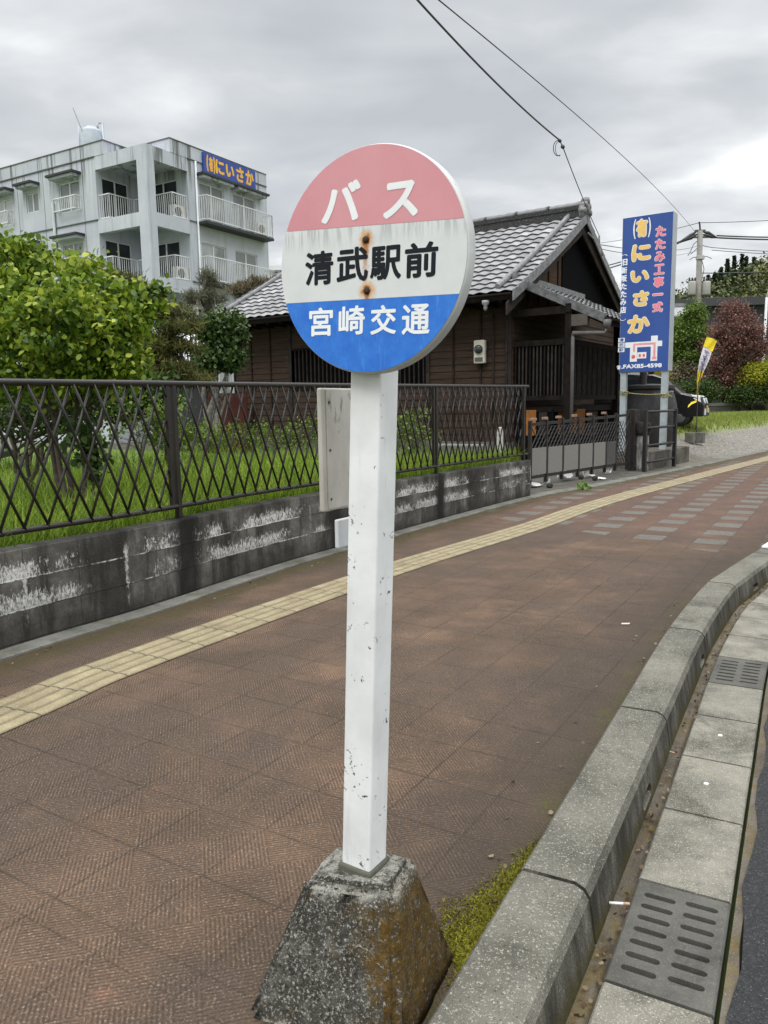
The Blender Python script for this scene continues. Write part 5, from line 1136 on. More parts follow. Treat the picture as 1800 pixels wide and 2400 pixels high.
M_TK = plain('tank_grey', (.46, .51, .56), .55, .12, 3)
mb = MB(); mb.lathe(tc, [(.62, .0), (.62, .8), (.6, .85), (.60, 1.3), (.60, 2.0), (.595, 2.55), (.57, 2.62), (.42, 2.72), (.25, 2.78), (.25, 2.85), (0, 2.86)], 28); mb.build('body', M_TK, wt, smooth=True)
mb = MB(); mb.lathe(tc, [(.625, 1.55), (.64, 1.57), (.64, 1.61), (.625, 1.63)], 28); mb.build('hoop', plain('hoop_grey', (.3, .34, .38), .6), wt)
mb = MB(); mb.tube([tc+Vector((.40, -.2, 2.7)), tc+Vector((.40, -.2, 2.95)), tc+Vector((.66, -.2, 2.95)), tc+Vector((.68, -.2, 1.4)), tc+Vector((.85, -.2, 1.2)), tc+Vector((.85, -.2, .0))], .06, 8); mb.tube([tc+Vector((-.63, -.1, 0)), tc+Vector((-.63, -.1, 2.9))], .03, 6); mb.build('pipe', M_TK, wt, smooth=True)
a0 = at(204, 335, 41.5); a1 = at(171, 253, 41.5); mb = MB(); mb.tube([a0+(a0-a1)*.9, a1], .022, 6); setp(mb.build('antenna_pole', plain('antenna', (.28, .3, .31), .5)), 'thin leaning antenna pole on the roof beside the water tank', 'antenna')

# ================================================================ GARDEN
def lawn_mat(g):
    p = g.pos(); return dict(col=g.ramp(g.noise(p, 1.1, 6, .65), [(.3, (.045, .075, .012)), (.5, (.085, .15, .02)), (.7, (.13, .16, .04))]), rough=.95)
LZ = .46
mb = MB(); rows = []
for q in list(np.arange(-0., WEND-.1, .5))+[WEND-.05, WEND-.04]:
    k = 0 if q < WEND-.045 else 1; z = LZ*(1-k)+.0*k
    rows.append([S.at(q, -.26, z-.3 if k < 1 else z), S.at(q, -.262, z), S.at(q, -1.2, z+.01), S.at(q, -3, z+.03), S.at(q, -8, z+.05), S.at(q, -16, z+.05), S.at(q, -45, z-.2)])
mb.loft(rows); struct('lawn', mb, mat('lawn_soil', lawn_mat))
mb = MB(); rows = []
for q in np.arange(WEND-.1, S.near((7.2, 17.6)), .5): rows.append([S.at(q, -1.55, .012), S.at(q, -3, .03), S.at(q, -9, .06), S.at(q, -25, .05)])
mb.loft(rows); struct('yard', mb, plain('yard_earth', (.055, .048, .038), .95, .4, 5))
# long grass between the wall and the house
def lawn_pts(n):
    out = []
    while len(out) < n:
        q = RNG.uniform(.2, WEND-.1); o = -.3-abs(RNG.exponential(3.2))
        if o < -14: continue
        p = S.at(q, o, LZ+.01)
        if p.z and (p.x*1. < -12): continue
        a = (p-HA).dot(HV); u = (p-HA).dot(HU)
        if a > .5 and -1.6 < u < 11: continue
        out.append(tuple(p))
    return np.array(out)
B_ = lawn_pts(52000)
g1 = foliage('lawn_blades', (.070, .125, .012), (.165, .27, .02), (.40, .49, .08), .45)
setp(link_mesh('lawn_grass', blades_mesh('lawn_grass', B_[:30000], .20, .011, .55), g1), kind='stuff')
edge = np.array([tuple(S.at(RNG.uniform(.2, WEND), -.28-abs(RNG.normal())*.16, LZ+.0)) for _ in range(9000)])
setp(link_mesh('tall_grass', blades_mesh('tall_grass', np.concatenate([B_[30000:], edge]), .34, .010, .5), g1), kind='stuff')
# weeds with broad leaves in the lawn
M_BARK = plain('bark', (.095, .075, .058), .9, .4, 14, bump=.4); M_BARKG = plain('pale_bark', (.21, .19, .165), .9, .4, 14, bump=.4)
def branch(mb, p, q, r0, r1, n=5, wob=.06):
    p, q = Vector(p), Vector(q); L = (q-p).length; pts = []
    for i in range(n+1):
        t = i/n; w = 0 if i in (0, n) else wob*L
        pts.append(p.lerp(q, t)+Vector((RNG.uniform(-w, w), RNG.uniform(-w, w), RNG.uniform(-w, w)*.4)))
    mb.tube(pts, 0, 6, radii=[r0+(r1-r0)*i/n for i in range(n+1)]); return pts
def tree(name, label, cat, base, stems, specs, per, spread, size, m, tpl=LEAF, droop=.35, bark=None, group=None, r0=.06, upn=.5, twigs=14):
    t = thing(name, label, cat, base, group); base = Vector(base); mb = MB()
    for s in stems: branch(mb, base+Vector((RNG.uniform(-.08, .08), RNG.uniform(-.08, .08), -.05)), s, r0, r0*.35, 6, .05)
    for k in range(twigs):
        c, rr, n = specs[int(RNG.integers(len(specs)))]; s = Vector(stems[int(RNG.integers(len(stems)))])
        u = RNG.normal(size=3); u /= np.linalg.norm(u); e = Vector(c)+Vector(u*np.array(rr)*.8)
        branch(mb, base.lerp(s, RNG.uniform(.35, .95)), e, r0*.35, r0*.08, 4, .08)
    mb.build('trunk', bark or M_BARK, t, smooth=True)
    link_mesh('crown', leaf_mesh('crown', clumps(specs, per, spread), size, tpl, droop, upn), m, t); return t
A_ = lambda x, y, Y: tuple(at(x, y, Y))
# the big bright shrub at the left
F1 = foliage('spring_leaf', (.024, .060, .008), (.155, .245, .02), (.54, .60, .09), .40, .4)
Y = 7.6; b = at(150, 1000, Y); b.z = LZ
sp = [(A_(20, 715, Y), (.62, .5, .36), 62), (A_(140, 770, Y-.3), (.72, .6, .50), 95), (A_(235, 715, Y), (.34, .4, .26), 36), (A_(255, 810, Y-.1), (.34, .4, .36), 46), (A_(50, 850, Y), (.85, .6, .40), 84),
      (A_(-60, 720, Y), (.5, .5, .6), 40), (A_(315, 740, Y+.2), (.12, .15, .24), 9), (A_(45, 605, Y), (.2, .25, .16), 15), (A_(180, 645, Y), (.11, .15, .16), 8), (A_(215, 625, Y), (.06, .1, .12), 4), (A_(345, 715, Y), (.10, .12, .12), 6), (A_(372, 690, Y), (.07, .1, .06), 4), (A_(220, 880, Y-.2), (.50, .4, .16), 34), (A_(300, 860, Y-.3), (.2, .2, .06), 7), (A_(95, 615, Y), (.10, .2, .10), 6), (A_(5, 590, Y), (.08, .1, .12), 5)]
tree('broadleaf_shrub', 'big bright green leafy shrub behind the fence at the left', 'shrub', tuple(b), [A_(30, 700, Y), A_(170, 690, Y), A_(270, 740, Y), A_(80, 600, Y)], sp, 44, (.07, .07, .065), .066, F1, LEAF, .6, r0=.03, twigs=70)
# lower shade leaves of the same hedge line and the twigs behind the rails
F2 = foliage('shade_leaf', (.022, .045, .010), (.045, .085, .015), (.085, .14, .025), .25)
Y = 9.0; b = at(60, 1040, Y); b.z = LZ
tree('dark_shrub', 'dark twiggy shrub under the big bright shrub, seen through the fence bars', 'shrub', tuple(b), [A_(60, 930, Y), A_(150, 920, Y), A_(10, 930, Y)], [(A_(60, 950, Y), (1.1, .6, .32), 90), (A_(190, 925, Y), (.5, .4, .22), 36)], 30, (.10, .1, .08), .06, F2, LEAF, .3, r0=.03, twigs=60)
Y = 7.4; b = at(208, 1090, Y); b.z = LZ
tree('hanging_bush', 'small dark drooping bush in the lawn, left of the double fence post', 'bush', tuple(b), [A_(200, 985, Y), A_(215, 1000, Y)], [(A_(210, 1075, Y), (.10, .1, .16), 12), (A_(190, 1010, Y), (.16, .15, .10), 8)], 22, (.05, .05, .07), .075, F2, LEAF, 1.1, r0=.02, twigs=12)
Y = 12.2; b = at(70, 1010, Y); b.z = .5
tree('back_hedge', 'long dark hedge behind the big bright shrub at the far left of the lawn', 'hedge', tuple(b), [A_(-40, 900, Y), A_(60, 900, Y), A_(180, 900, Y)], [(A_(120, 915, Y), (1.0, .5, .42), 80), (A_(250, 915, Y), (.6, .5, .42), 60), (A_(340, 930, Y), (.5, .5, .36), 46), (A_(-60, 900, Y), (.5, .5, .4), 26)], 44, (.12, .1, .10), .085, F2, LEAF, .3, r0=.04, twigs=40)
# olive pines behind
F3 = foliage('pine_olive', (.045, .055, .016), (.105, .11, .028), (.20, .185, .05), .15)
Y = 13.; b = at(385, 1000, Y); b.z = .5
pads = [((278, 665), (.42, .4, .12), 50), ((405, 732), (.46, .4, .09), 40), ((350, 745), (.38, .4, .18), 40), ((420, 770), (.36, .4, .10), 34), ((375, 810), (.42, .4, .17), 60), ((390, 868), (.48, .5, .20), 70), ((335, 850), (.5, .4, .25), 50), ((440, 815), (.22, .3, .08), 16), ((430, 890), (.45, .4, .10), 30)]
tree('garden_pine', 'olive green garden pine with layered cloud-pruned pads between the shrub and the house', 'pine', tuple(b), [A_(300, 690, Y), A_(390, 740, Y), A_(420, 800, Y)], [(A_(x, y, Y), r, n) for (x, y), r, n in pads], 70, (.06, .06, .035), .10, F3, NEEDLE, -.9, r0=.08, twigs=26, upn=.1)
F4 = foliage('podocarp', (.022, .045, .014), (.055, .095, .024), (.12, .17, .045), .15); F5 = foliage('grey_needle', (.06, .065, .045), (.125, .125, .08), (.20, .20, .13), .15)
Y = 18.; b = at(492, 985, Y); b.z = .5
t = tree('pruned_tree', 'slim pruned tree with a tufted top at the left corner of the house', 'tree', tuple(b), [A_(488, 640, Y), A_(478, 700, Y), A_(500, 790, Y)],
     [(A_(487, 655, Y), (.20, .2, .18), 26), (A_(480, 700, Y), (.52, .35, .11), 50), (A_(486, 730, Y), (.12, .2, .25), 12)], 56, (.05, .05, .05), .11, F5, NEEDLE, -.9, bark=M_BARKG, r0=.11, twigs=12, upn=.1)
Y = 17.2; b = at(515, 985, Y); b.z = .5
tree('yew_bush', 'dark green bushy tree on a thin pale stem against the left end of the house', 'tree', tuple(b), [A_(505, 800, Y), A_(520, 790, Y)], [(A_(505, 780, Y), (.42, .4, .36), 50), (A_(535, 770, Y), (.36, .4, .40), 44), (A_(500, 845, Y), (.50, .4, .22), 46), (A_(545, 835, Y), (.30, .4, .2), 26)], 46, (.09, .09, .07), .10, F4, LEAF, .1, bark=M_BARKG, r0=.05, twigs=10)
Y = 27.; b = at(582, 800, Y); b.z = .4
tree('bristly_pine', 'brownish bristly pine top showing just above the left slope of the tiled roof', 'pine', tuple(b), [A_(585, 690, Y)], [(A_(570, 682, Y), (.62, .5, .16), 40), (A_(610, 668, Y), (.40, .4, .14), 22)], 50, (.10, .1, .05), .20, foliage('brown_needle', (.07, .055, .03), (.13, .105, .06), (.2, .17, .09), .1), NEEDLE, -1.4, r0=.1, twigs=6, upn=.1)
# low shrubs along the house and in the lawn
F6 = foliage('hedge_leaf', (.045, .08, .014), (.11, .17, .024), (.23, .29, .05), .3)
for i, (x, y, Y, rx, rz, lb) in enumerate(((478, 1015, 15.5, .55, .30, 'low leafy shrub by the tree trunks at the left end of the house'), (560, 1020, 16.6, .7, .30, 'low leafy shrub under the plain boards at the left of the house wall'), (640, 1015, 17., .7, .32, 'low leafy shrub under the barred window of the house'), (712, 1012, 17., .6, .34, 'low leafy shrub just left of the steel timetable case'),
      (962, 1010, 13.2, .42, .42, 'taller leafy shrub right of the white post, seen through the fence'), (405, 985, 12.2, .4, .35, 'light green shrub behind the double fence post'), (318, 960, 11.5, .85, .50, 'light green shrub below the olive pine, seen through the fence'))):
    c = at(x, y, Y); b = Vector((c.x, c.y, LZ+.02)); h = max(.15, c.z-LZ)
    tree('low_shrub', lb, 'shrub', tuple(b), [tuple(b+UP*h), tuple(b+Vector((.15, 0, h)))], [((c.x, c.y, LZ+h*.9), (rx, .4, rz), 34)], 26, (.10, .1, .08), .06, F6, LEAF, .1, r0=.015, twigs=16, group='low shrubs round the timber house')
# stone edging, white car and red board fence seen beyond the garden
c = at(1050, 1000, 14.6); mb = MB(); mb.box((c.x+.2, c.y, .58), (1.1, .3, .34), (HU*-1, HV, UP)); setp(mb.build('stone_step', concrete('step_stone', (.10, .10, .09), (.2, .195, .18), scale=2), bevel=.03), 'grey stone step at the foot of the house wall behind the fence', 'step')
c = at(520, 880, 24.); mb = MB(); mb.box((c.x+.1, c.y, 1.05), (1.3, .06, 1.8)); setp(mb.build('board_fence', boards('red_boards', (.035, .012, .008), (.07, .02, .013), (.10, .03, .02), False)), 'low red-brown board fence beyond the trees left of the house', 'fence')
sh = thing('white_shed', 'white-roofed shed between the olive pine and the house corner', 'shed', at(440, 900, 27.).to_2d().to_3d())
c = WL[sh.name]; z0 = at(440, 850, 27.).z
mb = MB(); mb.hexa([c+Vector((-1.3, -.8, z0-.1)), c+Vector((.9, -.8, z0-.1)), c+Vector((.9, .9, z0+1.0)), c+Vector((-1.3, .9, z0+1.0)), c+Vector((-1.3, -.8, z0)), c+Vector((.9, -.8, z0)), c+Vector((.9, .9, z0+1.1)), c+Vector((-1.3, .9, z0+1.1))]); mb.build('roof', plain('white_tin', (.66, .68, .70), .5, .08, 3), sh)
mb = MB(); mb.box(c+Vector((-.2, .2, z0/2+.2)), (2, 1.2, z0-.2)); mb.build('wall', plain('shed_dark', (.035, .038, .04), .8), sh)

# ---------------------------------------------------------------- cars
def car(label, c, yaw, paint, L=3.4, Wd=1.48, H=1.62, plate=(.62, .42, .04), group=None):
    c = Vector(c); f = Vector((math.cos(yaw), math.sin(yaw), 0)); s = Vector((-f.y, f.x, 0)); P = lambda x, y, z: c+f*x+s*y+UP*z
    t = thing('parked_car', label, 'car', c, group); k = L/3.4; h = H/1.62
    prof = [(1.68, .30), (1.70, .62), (1.62, .86), (1.05, 1.0), (.52, 1.47), (.2, 1.58), (-.9, 1.62), (-1.45, 1.55), (-1.62, 1.1), (-1.68, .7), (-1.66, .30)]
    prof = [(x*k, z*h) for x, z in prof]; zb = .28*h; mb = MB(); rows = []
    for fy, ins in ((-1, .05), (-.96, 0), (0, -.015), (.96, 0), (1, .05)):
        row = []
        for x, z in prof:
            tw = 1-max(0, z-1.0*h)*.22; row.append(P(x*(1-ins*.5), fy*Wd/2*tw, z-ins*.3))
        rows.append(row)
    mb.loft(rows); n = len(prof); mb.f += [tuple(range(n-1, -1, -1)), tuple(4*n+i for i in range(n))]; mb.mi += [0, 0]
    body = mb.build('body', paint, t, bevel=.03)
    gl = plain('car_glass', (.02, .024, .028), .06, .1); ch = plain('lamp_chrome', (.82, .84, .86), .15, .04); bk = plain('car_trim', (.012, .012, .013), .5)
    mb = MB(); a, b = Vector((.98*k, 1.04*h)), Vector((.52*k, 1.44*h)); o = .012
    mb.add([P(a.x+o, -Wd*.44, a.y+o), P(a.x+o, Wd*.44, a.y+o), P(b.x+o, Wd*.39, b.y+o), P(b.x+o, -Wd*.39, b.y+o)], [(0, 1, 2, 3)]); mb.build('windscreen', gl, t)
    for sy in (-1, 1):
        for x0, x1 in ((.62, -.1), (-.18, -.95), (-1.02, -1.42)):
            mb = MB(); y0, y1 = sy*(Wd/2+.012), sy*(Wd/2*.90+.012)
            mb.add([P(x0*k, y0, .98*h), P(x1*k, y0, .98*h), P(x1*k, y1, 1.42*h), P((x0-.28 if x0 > .5 else x0)*k, y1, 1.42*h)], [(0, 1, 2, 3) if sy > 0 else (3, 2, 1, 0)]); mb.build('side_window', gl, t)
        mb = MB(); mb.lathe(P(1.0*k, sy*Wd*.43, .28*h), [(.18, -.09), (.28, -.085), (.29, 0), (.28, .085), (.18, .09)], 20, s)
        w = mb.build('wheel', bk, t, smooth=True); mb = MB(); mb.lathe(P(1.0*k, sy*(Wd*.43+.087), .28*h), [(.17, 0), (.17, .008), (.06, .02), (0, .02)], 16, s*sy); mb.build('rim', plain('wheel_rim', (.16, .165, .17), .35, .1, metal=.6), w)
        mb = MB(); mb.lathe(P(-1.08*k, sy*Wd*.43, .28*h), [(.18, -.09), (.28, -.085), (.29, 0), (.28, .085), (.18, .09)], 20, s)
        w = mb.build('wheel', bk, t, smooth=True); mb = MB(); mb.lathe(P(-1.08*k, sy*(Wd*.43+.087), .28*h), [(.17, 0), (.17, .008), (.06, .02), (0, .02)], 16, s*sy); mb.build('rim', plain('wheel_rim', (.16, .165, .17), .35, .1, metal=.6), w)
        mb = MB(); mb.hexa([P(1.705*k, sy*Wd*.26, .66*h), P(1.60*k, sy*Wd*.505, .70*h), P(1.40*k, sy*Wd*.505, .80*h), P(1.5*k, sy*Wd*.26, .78*h), P(1.67*k, sy*Wd*.26, .82*h), P(1.55*k, sy*Wd*.50, .90*h), P(1.30*k, sy*Wd*.495, .94*h), P(1.4*k, sy*Wd*.26, .90*h)]); mb.build('headlight', ch, t, bevel=.01)
        mb = MB(); mb.box(P(1.71*k, sy*Wd*.38, .42*h), (.04, .10, .2), (f, s, UP)); mb.build('fog_lamp', ch, t)
        mb = MB(); mb.box(P(.75*k, sy*(Wd/2+.09), 1.02*h), (.10, .16, .13), (f, s, UP)); mb.build('door_mirror', paint, t, bevel=.02)
    mb = MB(); mb.box(P(1.695*k, 0, .55*h), (.03, Wd*.6, .22*h), (f, s, UP)); mb.build('grille', bk, t); mb = MB(); mb.box(P(1.71*k, 0, .34*h), (.05, Wd*.8, .10), (f, s, UP)); mb.build('bumper', bk, t, bevel=.01)
    mb = MB(); mb.box(P(1.722*k, 0, .52*h), (.02, .33, .165), (f, s, UP)); mb.build('number_plate', plain('plate_%d' % int(plate[0]*100), plate, .5, .05), t)
    return t
M_BLK = mat('car_black', lambda g: dict(col=(.012, .012, .014), rough=.22, coat=.8)); M_WCAR = mat('car_white', lambda g: dict(col=(.72, .72, .71), rough=.3, coat=.5))

# ================================================================ LOT AT THE RIGHT, AND WHAT LIES BEYOND
s0 = S.near((6.4, 16.6)); s5 = lambda t: (lambda t: t*t*(3-2*t))(min(1, max(0, t))); RMP = lambda o, q=1e3: .80*s5(o/3.1)*s5((q-s0-.6)/4.)
def lot_mat(g):
    p = g.pos(); u = g.sep(g.uv()); o, q = u[0], u[1]
    n = g.noise(p, 1.2, 5, .6); nn = g.m('MULTIPLY', g.m('SUBTRACT', g.noise(p, 1.8, 6, .8), .5), 2.2)
    gravel = g.ramp(g.noise(p, 13, 6, .88), [(.32, (.03, .027, .022)), (.48, (.14, .128, .108)), (.62, (.36, .335, .29))])
    conc = g.ramp(g.noise(p, 3, 6, .65), [(.3, (.075, .064, .048)), (.7, (.17, .15, .118))])
    conc = g.mix(g.m('MULTIPLY', g.noise(p, 60, 4, .8, 0, .5, .65), .5), conc, (.36, .33, .28))
    c = g.mix(g.ss(g.m('ADD', q, nn), s0+3.3, s0+4.1), conc, gravel)
    grass = g.ramp(g.noise(p, .9, 6, .7), [(.3, (.13, .17, .04)), (.55, (.19, .24, .05)), (.7, (.27, .25, .11))])
    c = g.mix(g.ss(g.m('ADD', o, g.m('MULTIPLY', nn, .6)), 1.5, 2.2), c, grass)
    return dict(col=c, rough=.95, nor=g.bump(g.noise(p, 60, 3, .8), .5, .02))
mb = MB(); rows = []; uvs = []
for q in np.arange(s0, S.L-.5, .5):
    os_ = (0, .02, .4, .8, 1.2, 1.6, 2, 2.4, 2.8, 3.2, 4, 6, 10, 18, 32)
    rows.append([S.at(q, -.19-o, .02+RMP(o, q)+(.0 if o else -.1)) for o in os_]); uvs.append([(o+.01, q) for o in os_])
mb.loft(rows, uvs)
def under_house(p):
    d = Vector(p)-HA; a, b = d.x*HU.x+d.y*HU.y, d.x*HV.x+d.y*HV.y
    return a > -1.7 and -3 < b < 10.8
mb.f = [f for f in mb.f if not any(under_house(mb.v[i]) for i in f)]; mb.mi = [0]*len(mb.f); struct('gravel_lot', mb, mat('lot', lot_mat))
B2 = []
while len(B2) < 22000:
    q = RNG.uniform(s0+1.5, S.L-2); o = 1.7+abs(RNG.exponential(3.2))
    if o > 15 or RNG.uniform() > min(1, (o-1.5)/1.2): continue
    if not under_house(S.at(q, -.19-o)): B2.append(tuple(S.at(q, -.19-o, .01+RMP(o, q))))
setp(link_mesh('lot_grass', blades_mesh('lot_grass', np.array(B2), .16, .02, .5), foliage('lot_blades', (.11, .15, .03), (.22, .28, .05), (.36, .38, .10), .35)), kind='stuff')
cpos = at(1545, 993, 24.2); cpos = Vector((8.4, 24.45, .74)); car('black compact car with a yellow number plate parked behind the black jar', cpos, rad(-27), M_BLK)
cw = at(-20, 1030, 13.5); car('white car at the far left, mostly hidden by the shrub and the fence', (cw.x-1.25, cw.y-.6, .47), rad(12), M_WCAR, 3.4, 1.5, 1.5, (.7, .7, .68))
# banner on a bent pole
bb = at(1640, 1012, 21.6); bb.z = RMP(1.6, S.near(bb))+.02; bn = thing('banner_flag', 'yellow and white upright banner flag on a bent pole beside the black car', 'banner', bb)
pp = [Vector((at(x, y, 21.6).x, 21.6, at(x, y, 21.6).z)) for x, y in ((1633, 990), (1634, 950), (1637, 900), (1650, 845), (1668, 812), (1684, 798))]
mb = MB(); mb.tube([Vector((pp[0].x, 21.6, bb.z-.02))]+pp, .013, 6); mb.tube([pp[-1], at(1655, 786, 21.6)], .010, 6); mb.build('pole', plain('banner_pole', (.05, .05, .055), .5), bn, smooth=True)
L0 = [at(x, y, 21.6+.04*i) for i, (x, y) in enumerate(((1657, 788), (1650, 812), (1641, 840), (1635, 868), (1632, 895), (1633, 925)))]
R0 = [at(x, y, 21.45+.05*i) for i, (x, y) in enumerate(((1682, 799), (1669, 824), (1658, 850), (1648, 872), (1639, 897), (1637, 925)))]
cl = []
for i in range(5):
    mb = MB(); rows = []
    for j in range(5):
        t = j/4; a = L0[i].lerp(L0[i+1], t); b = R0[i].lerp(R0[i+1], t); rows.append([a.lerp(b, k/5)+Vector((0, .04*math.sin(k*1.6+i+t*2), 0)) for k in range(6)])
    mb.loft(rows); o = mb.build('cloth', plain('banner_yellow', (.92, .72, .03), .7, .05) if i in (0, 3, 4) else plain('banner_white', (.76, .74, .78), .7, .06), cl[0] if cl else bn, smooth=True)
    if i: o.name = 'cloth_field'
    cl.append(o)
mb = MB()
for i, t in ((1, .3), (1, .75), (2, .25), (2, .7)):
    a = L0[i].lerp(L0[i+1], t); b = R0[i].lerp(R0[i+1], t); d = (b-a).normalized()
    for k in (.3, .55): mb.box(a.lerp(b, k)+Vector((0, -.06, 0)), (.09, .012, .05), (d, Vector((0, 1, 0)), UP))
mb.build('printing', plain('banner_violet', (.36, .30, .50), .7, .1), cl[0])
mb = MB(); rows = []
for j, (x, y) in enumerate(((1612, 956), (1620, 948), (1632, 943), (1635, 925))):
    p = at(x, y, 21.5); rows.append([p, p+Vector((.05, .1, .07)), p+Vector((.12, .22, .02))])
mb.loft(rows); mb.build('trailing_cloth', plain('banner_yellow', (.85, .62, .02)), cl[0], smooth=True)
for i, (x, y, lb) in enumerate(((1618, 1013, 'concrete block just left of the banner foot, with a drain pipe end'), (1641, 1014, 'concrete block at the foot of the banner pole'))):
    p = at(x, y, 21.5+.1*i); mb = MB(); mb.box((p.x, p.y, RMP(1.6, S.near(p))+.05), (.19, .24, .30), (gd, gn, UP)); setp(mb.build('concrete_block', M_EDGE, bevel=.015), lb, 'concrete block', 'concrete blocks at the banner')
# low wall behind the grass, hedge, shrubs
def span(x0, x1, y, Y0, Y1): return at(x0, y, Y0), at(x1, y, Y1)
a, b = Vector((7.5, 36.5, 0)), Vector((36, 45, 0)); d = (b-a).normalized(); n = Vector((d.y, -d.x, 0)); fr = Frame(a, d, n); mb = MB()
fr.box(mb, 0, 30, -.12, .12, .6, 1.22); setp(mb.build('low_wall', concrete('far_wall', (.045, .043, .04), (.11, .105, .095), scale=.6, stain=.6)), 'long low dark wall at the back of the grass lot', 'wall')
mb = MB(); fr.box(mb, 0, 30, -.16, .16, 1.222, 1.36); setp(mb.build('wall_coping', concrete('far_coping', (.12, .115, .105), (.2, .195, .18), scale=.6)), 'pale coping slab along the top of the low dark wall', 'coping')
mb = MB(); rows = [[Vector((x, y, z)) for x, z in ((-4, 1.0), (0, 1.0), (10, 1.1), (30, 1.2), (60, 1.0))] for y in (39.5, 45, 55, 70)]
mb.loft(rows); struct('far_bank', mb, mat('earth', earth))
FG = foliage('far_green', (.05, .09, .02), (.12, .19, .03), (.23, .31, .06), .3); FD = foliage('far_dark', (.02, .04, .012), (.05, .085, .02), (.10, .15, .03), .2)
FY = foliage('yellow_green', (.14, .16, .015), (.32, .34, .02), (.52, .50, .05), .3); FR_ = foliage('maple_red', (.075, .035, .028), (.18, .085, .068), (.36, .20, .165), .3); FT = foliage('dry_twig', (.08, .07, .04), (.15, .13, .075), (.23, .2, .12), .2)
def far(name, label, cat, x, yb, Y, specs, m, per=40, size=.22, spread=(.17, .17, .16), stems=None, tpl=CHIP, r0=.08, tw=16, group=None, droop=.2):
    b = at(x, yb, Y); b.z = 1.0
    tree(name, label, cat, tuple(b), [A_(*s, Y) for s in (stems or [(x, specs[0][0][1])])], [(A_(*s, Y), r, int(n*1.5)) for s, r, n in specs], int(per*1.7), spread, size*.55, m, tpl, droop, r0=r0, twigs=tw, group=group)
far('willow_like_tree', 'loose fresh green tree rising just right of the blue shop sign', 'tree', 1615, 950, 43, [((1618, 790), (1.1, 1, 1.3), 46), ((1600, 850), (1.2, 1, 1.1), 40), ((1640, 830), (.8, .8, 1.0), 24), ((1628, 740), (.6, .6, .7), 16), ((1583, 800), (.6, .7, 1.0), 16)], FG, 44, .17, stems=[(1615, 780), (1640, 800), (1590, 830)])
far('twiggy_bush', 'bare brownish bush between the green tree and the banner', 'bush', 1590, 960, 42, [((1590, 890), (1.1, .8, 1.0), 40), ((1630, 890), (.8, .8, .9), 24)], FT, 40, .16, tw=40, stems=[(1590, 860), (1630, 860)])
far('red_maple', 'dark red spreading maple behind the banner flag', 'tree', 1705, 960, 40, [((1720, 775), (1.35, 1.1, .9), 40), ((1690, 830), (1.1, 1, 1.1), 32), ((1745, 820), (1.2, 1, .9), 24), ((1680, 900), (.9, .9, .8), 28), ((1722, 730), (.7, .7, .5), 18), ((1780, 800), (.7, .8, .7), 18), ((1720, 880), (.9, .8, .6), 20)], FR_, 36, .15, tw=90, stems=[(1715, 790), (1690, 830), (1750, 810), (1670, 870)], droop=.0)
far('yellow_shrub', 'yellow-green rounded shrub in front of the maple at the right edge', 'shrub', 1765, 955, 39.6, [((1762, 885), (.75, .7, .55), 40), ((1790, 870), (.5, .5, .5), 20)], FY, 40, .14)
for i, (x, y, rx, rz, lb) in enumerate(((1600, 925, .7, .5, 'dark green clipped bush right behind the black car'), (1650, 915, .85, .6, 'dark green clipped bush at the foot of the banner'), (1735, 925, .8, .35, 'dark green bush under the yellow shrub, left part'), (1795, 915, .7, .5, 'dark green bush at the right edge behind the low wall'), (1525, 915, .9, .5, 'dark green bush showing between the blue sign posts'))):
    far('clipped_bush', lb, 'bush', x, 960, 39.4, [((x, y), (rx, .7, rz), 40)], FD, 44, .13, group='clipped bushes behind the low wall')
far('orange_bush', 'small yellow bush glimpsed under the blue sign between its posts', 'bush', 1538, 960, 40, [((1538, 885), (.6, .5, .4), 26)], foliage('amber', (.18, .14, .01), (.38, .28, .02), (.5, .4, .05)), 36, .13)
# buildings far right and behind
sb = thing('dark_shop', 'long charcoal shop building with small white wall lettering behind the red maple', 'building', (22, 58, 1)); f = Frame((14.5, 60, 0), (math.cos(rad(-6)), math.sin(rad(-6)), 0), (math.sin(rad(6)), math.cos(rad(6)), 0))
zt = at(1700, 703, 60).z; mb = MB(); f.box(mb, 2.2, 40, 0, 12, .6, zt-.6); mb.build('wall', plain('charcoal', (.035, .037, .042), .7, .12, .5), sb)
mb = MB(); f.box(mb, 1.6, 41, -.5, 12.5, zt-.6, zt-.35); f.box(mb, 2.0, 40.5, -.3, 12.2, zt-.35, zt); mb.build('roof', plain('charcoal_roof', (.045, .047, .052), .6, .2, .5), sb)
mb = MB()
O_ = lambda x, y: at(x, y, 59.7); k_ = 59.7/1800
for x, y, w_, h_ in ((1675, 719, 5, 5), (1682, 720, 5, 6), (1689, 718, 5, 6)): mb.box(O_(x, y), (w_*k_*.8, .03, h_*k_*.7))
for x, y, w_, h_ in ((1680, 728, 16, 3.0), (1673, 733, 3.0, 12), (1680, 739, 12, 3.0)): mb.box(O_(x, y), (w_*k_, .03, h_*k_))
mb.build('lettering', M_WHT, sb)
for a in (6, 13, 20): mb = MB(); f.box(mb, a, a+3, -.04, .05, 1.4, 3.6); mb.build('window', plain('shop_glass', (.02, .025, .03), .1), sb)
rh = thing('tiled_house', 'far house with a pale grey tiled roof and whitish wall beside the blue sign', 'house', (16, 50, 1)); f = Frame(tuple(at(1505, 900, 52).to_2d())+(0,), (1, 0, 0), (0, 1, 0))
z1, z2, z3 = at(1590, 708, 52).z, at(1590, 722, 52).z, at(1590, 742, 52).z
mb = MB(); f.box(mb, 0, 3.2, 0, 6, .8, z3); mb.build('wall', plain('whitish_wall', (.42, .41, .38), .8, .15, 2), rh)
